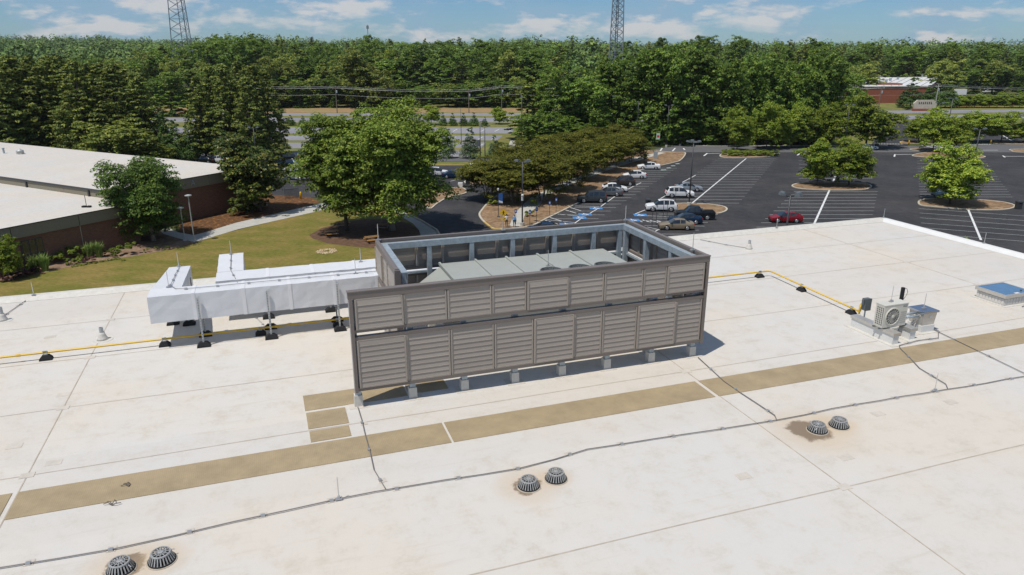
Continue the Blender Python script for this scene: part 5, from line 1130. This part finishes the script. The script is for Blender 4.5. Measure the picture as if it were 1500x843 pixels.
p = at(1158,287,9.6); lamp(Vector((p.x,p.y,0)), 9.6, (0.2, hp, -.9, hp-.8), 'four headed lamp post in front of the red hatchback')
p = at(1436,190,9.8); lamp(Vector((p.x,p.y,0)), 9.8, (0, hp), 'twin headed lamp post rising behind the right round tree')
p = at(710,186,9.5); lamp(Vector((p.x,p.y,0)), 9.5, (0.3, hp-.3), 'dark lamp post beside the tallest cedar'); p = at(703,178,9.5); lamp(Vector((p.x,p.y,0)), 9.5, (0.3,), 'thin lamp post with blue banner beside dark lamp post'); part('banner', MB().box(-.75,-.05,-.02,.02,4.2,5.6), 'dgrey', [o for o in bpy.data.objects if o.get('label','').startswith('thin lamp post with blue')][0])
lamp(at(976,216), 10.5, (0, hp), 'tall lamp post at the far end of the long island', r=.1); lamp(at(996,214), 5.6, (), 'short dark post before the wood at far pavement'); lamp(at(932,214), 11.5, (), 'slim pole against the wood behind the crape myrtles', r=.09)
lamp(at(764,214), 12.5, (hp/2,), 'tall lamp post behind the island left of the wood', r=.1); lamp(at(676,216), 10, (), 'thin pole before the far lots behind the cedars', r=.08)
p = at(371,188,8.5); lamp(Vector((p.x,p.y,0)), 8.5, (0, hp), 'grey lamp post standing among the pines', r=.1); lamp(at(224,214), 7, (), 'dark pole left of the far stop sign', r=.12)
for x, t, h, l in ((1245,155,11,'lamp post rising left of the largest parking tree'),(1377,152,11,'lamp post behind the stone entrance sign trees'),(1396,145,12,'tall lamp post between far road and retaining wall')): p = at(x,t,h); lamp(Vector((p.x,p.y,0)), h, (0, hp), l, r=.12)
def globe_lamp(p, h, label):
    t = thing('path_lamp', label, 'lamp post', p, 0, 'path lamps by the brick building'); part('pole', MB().tube([(0,0,.1),(0,0,h-.1)], .07, 10), 'galv_dull', t); part('base', MB().lathe([(.28,0),(.28,.12),(.1,.2)], 12), 'concrete', t); part('lamp_head', MB().lathe([(.08,-.35),(.12,-.1),(.42,-.02),(.42,.07),(.1,.16)], 16, (0,0,h)), 'galv_dull', t)
globe_lamp(at(285,354.5), 6.0, 'pale path lamp with disc head on the concrete path'); globe_lamp(at(271,353), 4.3, 'shorter dark path lamp under the dense round tree')
def sign(p, h, plate, label, cat='sign', plates=None):
    t = thing('road_sign', label, cat, p); part('post', MB().tube([(0,0,0),(0,0,h)], .035, 8), 'metal_dark', t)
    for nm, mb, m in plates: part(nm, mb, m, t)
def plate(w, h, zc, y=-.045, n=4, rot=0):
    pts = [(w*math.cos(rot+2*math.pi*k/n), h*math.sin(rot+2*math.pi*k/n)) for k in range(n)]
    return MB().add([(x, yy, zc+z) for yy in (y, y+.02) for x, z in pts], [tuple(range(n)), tuple(range(n, 2*n))] + [(i, (i+1)%n, n+(i+1)%n, n+i) for i in range(n)])
wk = MB()
for a, b, w in (((-.0,.12),(.0,-.12),.10),((0,-.1),(-.13,-.34),.07),((0,-.1),(.13,-.32),.07),((0,.10),(.18,-.02),.05),((0,.10),(-.16,-.02),.05)): wk.bar((a[0],-.052,2.35+a[1]),(b[0],-.052,2.35+b[1]), w, .012, (0,1,0))
wk.add([(.075*math.cos(k*hp/4),-.058,2.55+.075*math.sin(k*hp/4)) for k in range(8)], [tuple(range(8))])
sign(at(737.5,336.5), 2.7, None, 'yellow diamond pedestrian crossing sign with arrow plate by two people', plates=[('diamond_plate', plate(.56,.56,2.35), 'yellow_sign'), ('walking_figure', wk, 'black'), ('arrow_plate', MB().box(-.38,.38,-.05,-.03,1.3,1.68), 'yellow_sign'), ('arrow', MB().add([(.2,-.053,1.62),(-.1,-.053,1.42),(-.02,-.053,1.37),(.24,-.053,1.56)], [(0,1,2,3)]), 'black')])
for x, b, l in ((776,332,'nearest blue accessible parking sign by the tall lamp'),(786,327,'second blue accessible parking sign from the lamp'),(805,317,'third blue accessible parking sign from the lamp'),(814.5,312,'fourth blue accessible parking sign from the lamp'),(832,288,'farthest blue accessible parking sign in the tree shade'),(755.5,330,'small blue sign right behind the two people')):
    sign(at(x,b), 2.3, None, l, plates=[('blue_plate', MB().box(-.17,.17,-.06,-.04,1.75,2.3), 'blue_sign'), ('white_symbol', MB().box(-.07,.07,-.065,-.06,1.92,2.15), 'white')])
for x, b, l in ((955,333.5,'thin sign post in accessible bays, nearest the screen corner'),(961,330,'second thin sign post in accessible bays'),(971,322,'third thin sign post in accessible bays'),(977,318,'fourth thin sign post in accessible bays'),(989,298,'thin post at near end of kerbed island')): sign(at(x,b), 2.2, None, l, plates=[('plate_back', MB().box(-.04,.04,.0,.015,1.7,2.2), 'metal_dark')])
def stop(px, py, h, label, r=.4): sign(at(px,py), h, None, label, plates=[('stop_plate', plate(r,r,h-r,n=8,rot=hp/8), 'red_sign'), ('stop_lettering', MB().box(-.26,.26,-.06,-.05,h-r-.09,h-r+.09), 'white')])
stop(1074.5,221.5,2.6,'red stop sign in the juniper island before the far road'); stop(228,198,3.0,'small red stop sign far beyond the brick building',.55); stop(940,214,2.8,'red stop sign half hidden by the far myrtles')
sign(at(963,216), 3.6, None, 'green and white banner sign on pole before the wood', plates=[('banner', MB().box(-.45,.45,-.06,-.03,2.0,3.6), 'paint_green'), ('banner_stripe', MB().box(-.3,.3,-.07,-.06,2.5,3.1), 'red_sign')])
bn = thing('banner_pole', 'pole with blue and white banner on the tip of the long island', 'banner', at(730,319)); part('pole', MB().tube([(0,0,0),(0,0,4.0)], .05, 8), 'metal_dark', bn); part('base', MB().lathe([(.25,0),(.2,.2),(.08,.3)], 10), 'metal_dark', bn); part('banner', MB().box(.06,.66,-.015,.015,2.1,3.6), 'blue_sign', bn); part('white_band', MB().add([(.07,-.02,2.3),(.65,-.02,2.15),(.65,-.02,2.4),(.07,-.02,2.6)], [(0,1,2,3)]), 'white', bn); part('lamp_finial', MB().lathe([(.05,4.0),(.14,4.08),(.14,4.3),(.04,4.4)], 10), 'lens', bn)
def bin_(px, py, label, m='metal_dark'):
    t = thing('litter_bin', label, 'bin', at(px,py), 0, 'litter bins round the parking lot'); part('bin', MB().box(-.36,.36,-.36,.36,.05,1.05), m, t); part('lid', MB().add([(sx*w,sy*w,z) for w, z in ((.40,1.05),(.38,1.2),(.2,1.32)) for sx, sy in ((-1,-1),(1,-1),(1,1),(-1,1))], [(8,9,10,11),(0,3,2,1)]+[(k*4+i,k*4+(i+1)%4,(k+1)*4+(i+1)%4,(k+1)*4+i) for k in range(2) for i in range(4)]), 'metal_dark', t); part('opening', MB().box(-.2,.2,-.375,-.36,.85,1.0), 'black', t)
for x, y, l in ((949,303,'dark litter bin behind white compact vehicle'),(1136,229.5,'dark litter bin at right end of juniper island'),(1491,306.5,'brown litter bin at right end of the right oval island'),(1284,218.5,'dark litter bin under the largest parking tree'),(685,270,'dark bin on the small kerbed point by the drive'),(945,234,'dark bin at the edge of the long island by white saloon')): bin_(x, y, l)
for x, y, l, h in ((692,253.5,'white utility cabinet standing by the zebra marks',1.9),(960,233,'grey utility cabinet at far end of long island',1.7),(674.5,276,'small white notice board on the drive island',1.0)):
    t = thing('utility_cabinet', l, 'cabinet', at(x,y)); part('cabinet', MB().box(-.42,.42,-.3,.3,.1,h), 'white' if 'white' in l else 'galv', t); part('plinth', MB().box(-.5,.5,-.38,.38,0,.1), 'concrete', t); part('door', MB().box(-.36,.36,-.315,-.3,.18,h-.1), 'white' if 'white' in l else 'galv', t)
for x, y, l in ((1331,213,'yellow bollard at left far kerb island'),(1451,211,'yellow bollard at right far kerb island'),(441,292,'yellow bollard beside the fence left of the maple')): tag(part('bollard', MB().lathe([(.16,0),(.16,1.1),(.12,1.2),(.04,1.24)], 12), 'yellow_sign', None, at(x,y), smooth=True), l, 'bollard')
fn = thing('metal_fence', 'short dark metal fence between the magnolia and the left maple', 'fence', at(418,292)); q = at(438,290) - at(418,292)
for k in range(13): e = q*(k/12); part('picket', MB().box(e.x-.025,e.x+.025,e.y-.025,e.y+.025,0,1.7 if k not in (0,12) else 1.9), 'metal_dark', fn)
for z in (.2,1.55): part('rail', MB().bar((0,0,z),(q.x,q.y,z), .04), 'metal_dark', fn)
def table(px, py, rz, label):
    t = thing('picnic_table', label, 'picnic table', at(px,py), rz, 'picnic tables in the mulch ring'); 
    for k in range(4): part('top_board', MB().box(-.9,.9,-.37+k*.19,-.20+k*.19,.72,.76), 'wood' if k % 3 == 0 else 'bark', t)
    for s in (1,-1):
        part('bench', MB().box(-.9,.9,min(s*.6,s*.88),max(s*.6,s*.88),.42,.46), 'wood', t)
        part('leg_frame', MB().bar((s*.6,-.75,0),(s*.6,-.2,.72), .06).bar((s*.6+.07,.75,0),(s*.6+.07,.2,.72), .06).bar((s*.6,-.8,.40),(s*.6,.8,.40), .06), 'metal_dark', t)
for x, y, r, l in ((486,346,.3,'picnic table at the left edge of the mulch ring'),(503,333,.1,'picnic table behind the thin maple trunk'),(562,336.5,-.2,'picnic table beside the thick maple trunk'),(545,355,.5,'picnic table peeping over the corner of the screen')): table(x, y, r, l)
sr = thing('stone_ring', 'ring of pale stones set in the lawn before the mulch ring', 'stone ring', at(479,369)); rng = random.Random(4)
for k in range(60):
    a = k*2.4; r = 1.25*math.sqrt((k+8)/68); sz = rng.uniform(.09,.16); part('stone', MB().lathe([(sz*.7,-.02),(sz,sz*.3),(sz*.6,sz*.8),(sz*.1,sz*.9)], 6, (r*math.cos(a), r*math.sin(a), .02)), 'stone', sr)
# people: one skinned body each
def person(p, rz, shirt, label, arm=0):
    me = bpy.data.meshes.new('person'); V_ = []; E_ = []; R_ = []
    def add(co, r, par=None):
        V_.append(co); R_.append(r)
        if par is not None: E_.append((par, len(V_)-1))
        return len(V_)-1
    pel = add((0,0,.96), .14); wa = add((0,0,1.12), .125, pel); ch = add((0,-.01,1.34), .15, wa); nk = add((0,0,1.50), .06, ch); hd_ = add((0,.01,1.60), .085, nk); add((0,.01,1.72), .075, hd_)
    for s in (1, -1):
        sh = add((s*.19,0,1.42), .068, ch); el = add((s*.25,-.02,1.14), .048, sh); wr = add((s*.24,.10 + arm*(s > 0)*.12,.92+arm*(s > 0)*.16), .034, el); ha = add((s*.24,.13+arm*(s > 0)*.15,.84+arm*(s > 0)*.17), .036, wr)
        for k in range(4): add((s*(.215+k*.017),.15+arm*(s > 0)*.17,.755+abs(k-1.5)*.01+arm*(s > 0)*.17), .009, ha)
        add((s*.19,.17,.82+arm*(s > 0)*.17), .010, wr)
        hi = add((s*.10,0,.90), .105, pel); kn = add((s*.11,.02,.50), .066, hi); an = add((s*.11,-.02,.09), .045, kn); add((s*.12,.13,.04), .04, an)
    me.from_pydata(V_, E_, []); tmp = bpy.data.objects.new('person_tmp', me); COL.objects.link(tmp)
    md = tmp.modifiers.new('skin', 'SKIN'); 
    for i, v in enumerate(me.skin_vertices[0].data): v.radius = (R_[i], R_[i]); v.use_root = i == 0
    sb = tmp.modifiers.new('sub', 'SUBSURF'); sb.levels = sb.render_levels = 1
    dg = bpy.context.evaluated_depsgraph_get(); m2 = bpy.data.meshes.new_from_object(tmp.evaluated_get(dg)); bpy.data.objects.remove(tmp)
    m2.name = 'person'; m2.materials.clear()
    for m_ in ('navy', shirt, 'skin', 'black'): m2.materials.append(M[m_])
    for f in m2.polygons:
        c = f.center; f.use_smooth = True; arm_ = abs(c.x) > .19 and c.z < 1.16
        f.material_index = 3 if c.z < .10 else 2 if (c.z > 1.47 or (arm_ and c.z > .7 and abs(c.x) > .2 and c.z < 1.12 and (c.y > .02))) else 1 if c.z > 1.0 else 0
    o = link('person', m2, None, None, (p.x, p.y, .142), rz); part('hair', MB().lathe([(.088,1.63),(.096,1.68),(.085,1.74),(.05,1.785),(.01,1.795)], 12, (0,-.012,0)), 'hair', o, smooth=True); return tag(o, label, 'person')
person(at(742,333.5), .4, 'shirt_white', 'person in white shirt and dark trousers standing left, behind crossing sign', 1); person(at(753.5,334.5), -.25, 'shirt_blue', 'person in light blue shirt and dark trousers walking away beside the lamp')

# ------------------------------------------------------------------ towers, power lines, far building
def tower(px, Y, w0, taper, h, label):
    p = on_depth(px, Y); t = thing('lattice_tower', label, 'tower', p); ang = [math.radians(a) for a in (200, 340, 90)]
    def leg(k, z): r = (w0 - taper*z)/1.732; return Vector((r*math.cos(ang[k]), r*math.sin(ang[k]), z))
    for k in range(3): part('leg', MB().tube([leg(k,0), leg(k,h)], [.26,.2], 6), 'lead', t)
    for k in range(3):
        mb = MB(); z = 0; j = (k+1) % 3
        while z < h-4:
            s = max(2.4, (w0-taper*z)*.55); mb.bar(leg(k,z), leg(j,z+s), .15); mb.bar(leg(j,z), leg(k,z+s), .15); mb.bar(leg(k,z+s), leg(j,z+s), .13); z += s
        part('bracing', mb, 'lead', t)
    part('feed_line', MB().tube([leg(0,0).lerp(leg(1,0),.55), leg(0,h).lerp(leg(1,h),.55)], .16, 6), 'metal_dark', t)
tower(278, 400, 12.2, .088, 105, 'wide lattice radio tower at left, its top out of the picture'); tower(899, 330, 6.6, .05, 105, 'slim lattice radio tower above the wood right of centre')
tw = on_depth(542, 1000); t = thing('distant_mast', 'tiny distant mast on the horizon left of centre', 'mast', (tw.x, tw.y, terrain_h(tw.x,tw.y))); part('pole', MB().tube([(0,0,0),(0,0,44)], .5, 6), 'lead', t); part('antenna', MB().box(-1.4,1.4,-1,1,39,43), 'lead', t)
def pole(px, py, ytop, label, m='wood_pole', r=.17):
    p = at(px, py); h = height_to(p, ytop); t = thing('utility_pole', label, 'utility pole', p, 0, 'utility poles along the far road'); part('pole', MB().tube([(0,0,0),(0,0,h)], [r*1.2, r*.8], 8), m, t); part('crossarm', MB().box(-1.2,1.2,-.08,.08,h-.9,h-.7), m, t); part('transformer', MB().lathe([(.28,h-2.6),(.3,h-2.5),(.3,h-1.7),(.2,h-1.6)], 10, (.42,0,0)), 'galv', t)
    for x in (-1.05,0,1.05): part('insulator', MB().lathe([(.06,h-.7 if x else h),(.09,h-.55 if x else h+.15),(.04,h-.4 if x else h+.3)], 6, (x,0,0)), 'lens', t)
    return Vector((p.x, p.y, h))
tops = [pole(60,166,126,'utility pole lost among the left pines'), pole(222,167,121,'utility pole seen in the gap right of the left pines'), pole(494,166,127,'utility pole above the big pale tree line, left of centre'), pole(687,166,132,'dark utility pole right of the big maple'), pole(735,166,126,'utility pole left of the tall wood'), pole(880,166,127,'utility pole hidden in the tall wood')]
tr = [pole(1050,164,130,'utility pole behind the middle of the wood'), pole(1285,171,127,'utility pole before the far brick entrance'), pole(1368,165,124,'pale utility pole beside the stone entrance sign','concrete'), pole(1560,163,128,'utility pole beyond the right edge')]
for run in (tops, tr):
    for a, b in zip(run, run[1:]):
        for nm, dz, dx in (('top',.1,0),('upper left',-.5,-1.05),('upper right',-.5,1.05),('lower',-3.2,0)):
            P_ = [a.lerp(b, k/14) + Vector((dx,0,dz - 4*((b-a).length*.012)*(k/14)*(1-k/14))) for k in range(15)]
            tag(part('power_line', MB().tube(P_, .03, 4), 'galv_dull', None), 'power line wire strung between utility poles along the far road', 'wire', 'power lines along the far road')
FH = 8.2
fb = thing('far_brick_building', 'far red brick building with white metal roof and tall glazed entrance', 'building', at(1265,127,FH) - Vector((0,0,FH))); o0 = fb.location.copy()
def fp(px, py, z): v = at(px, py, z) - o0; return (v.x, v.y)
rp_ = [fp(1222,126.5,FH), fp(1362,126,FH), fp(1383,110.5,FH), fp(1262,109.5,FH), fp(1222,112,FH)]
part('wall', MB().prism(rp_, 0, FH-.4), 'redbrick_far', fb); rr_ = part('roof', MB().prism([(x*1.0, y-.4) for x, y in rp_], FH-.39, FH), 'white', fb)
for k in range(12):
    a = Vector((*fp(1228+k*11,126,FH),FH+.1)); b = Vector((*fp(1262+k*10.4,111,FH),FH+.1)); part('roof_rib', MB().bar(a, b, .25, .2), 'galv_dull', rr_)
ex0, ex1 = fp(1284,128,7), fp(1317,128,7); ey = min(ex0[1], ex1[1]) - 3
part('entrance_pier', MB().box(ex1[0]-2.0, ex1[0], ey, ey+9, 0, 7.4), 'redbrick_far', fb); part('entrance_pier', MB().box(ex0[0]-1, ex0[0]+1, ey, ey+9, 0, 7.4), 'redbrick_far', fb); part('entrance_lintel', MB().box(ex0[0]-1, ex1[0], ey-.05, ey+9, 7.41, 9.0), 'redbrick_far', fb)
gl = part('entrance_glass', MB().box(ex0[0]+1, ex1[0]-2, ey+2, ey+2.3, 0, 7.4), 'glass_dark', fb)
for k in range(1,4): x = ex0[0]+1+(ex1[0]-3-ex0[0])*k/4; part('mullion', MB().box(x-.12,x+.12,ey+1.85,ey+2.0,0,7.4), 'metal_dark', gl)
for k, (x, y) in enumerate(((1298,121),(1304,119),(1315,117),(1290,124),(1280,112),(1320,112),(1350,113))): a = Vector((*fp(x,y,FH),FH)); part('roof_vent', MB().box(a.x-.5,a.x+.5,a.y-.5,a.y+.5,FH,FH+1.6), 'galv', rr_)
b2 = thing('far_brick_building', 'second far brick building with white roof at the right edge', 'building', at(1480,112,7) - Vector((0,0,7))); part('wall', MB().box(-18,60,0,40,0,6.6), 'redbrick_far', b2); part('roof', MB().box(-19,61,-1,41,6.6,7.1), 'white', b2)
rw = thing('retaining_wall', 'low red brick retaining wall behind the far verge at right', 'wall', at(1400,156.5)); e = at(1600,153) - at(1400,156.5); part('brickwork', MB().bar((0,0,1.5),(e.x,e.y,1.5), .5, 3.0), 'redbrick_far', rw); part('coping', MB().bar((0,0,3.08),(e.x,e.y,3.08), .7, .15), 'concrete', rw)
flat('parking_lot', [(1388,147),(1600,146),(1600,136),(1388,137)], .02, 'asphalt_old')
es = thing('entrance_sign', 'pale stone entrance sign wall with dark letters on a brick base', 'sign', at(1353,163)); 
part('stone_slab', MB().add([(x, y, z) for y in (-.5,.5) for x, z in ((-4.6,1.0),(-4.9,3.2),(-3.4,4.6),(3.4,4.6),(4.9,3.2),(4.6,1.0))], [tuple(range(6)), tuple(range(6,12))] + [(i,(i+1)%6,6+(i+1)%6,6+i) for i in range(6)]), 'kerbstone', es); part('brick_base', MB().box(-4.8,4.8,-.8,.8,0,1.0), 'redbrick_far', es)
for k in range(7): part('letter', MB().box(-2.9+k*.85,-2.55+k*.85,-.55,-.5,2.9,3.8).box(-2.55+k*.85,-2.4+k*.85,-.55,-.5,2.9+.4*(k%2),3.2+.4*(k%2)), 'metal_dark', es)
for nm, lst in list(PR.items()):                       # drop unused prototypes
    for o in lst:
        if o.name not in USED:
            for c in list(o.children): bpy.data.objects.remove(c)
            bpy.data.objects.remove(o)
        else:
            pass
for o in bpy.data.objects:
    for k in ('h', 'w', 'paint'):
        if k in o: del o[k]

# thin summer air
hz = bpy.data.materials.new('haze'); hz.use_nodes = True; hn = hz.node_tree; hn.nodes.clear(); ho = hn.nodes.new('ShaderNodeOutputMaterial'); hv = hn.nodes.new('ShaderNodeVolumePrincipled')
hv.inputs['Color'].default_value = (.80, .88, .96, 1); hv.inputs['Density'].default_value = .00005; hv.inputs['Anisotropy'].default_value = .2; hn.links.new(hv.outputs[0], ho.inputs['Volume'])
hb = part('haze', MB().box(-3600, 3600, -450, 3450, -3, 125), hz); hb['kind'] = 'stuff'; hb['label'] = 'thin pale summer haze'; hb['category'] = 'haze'
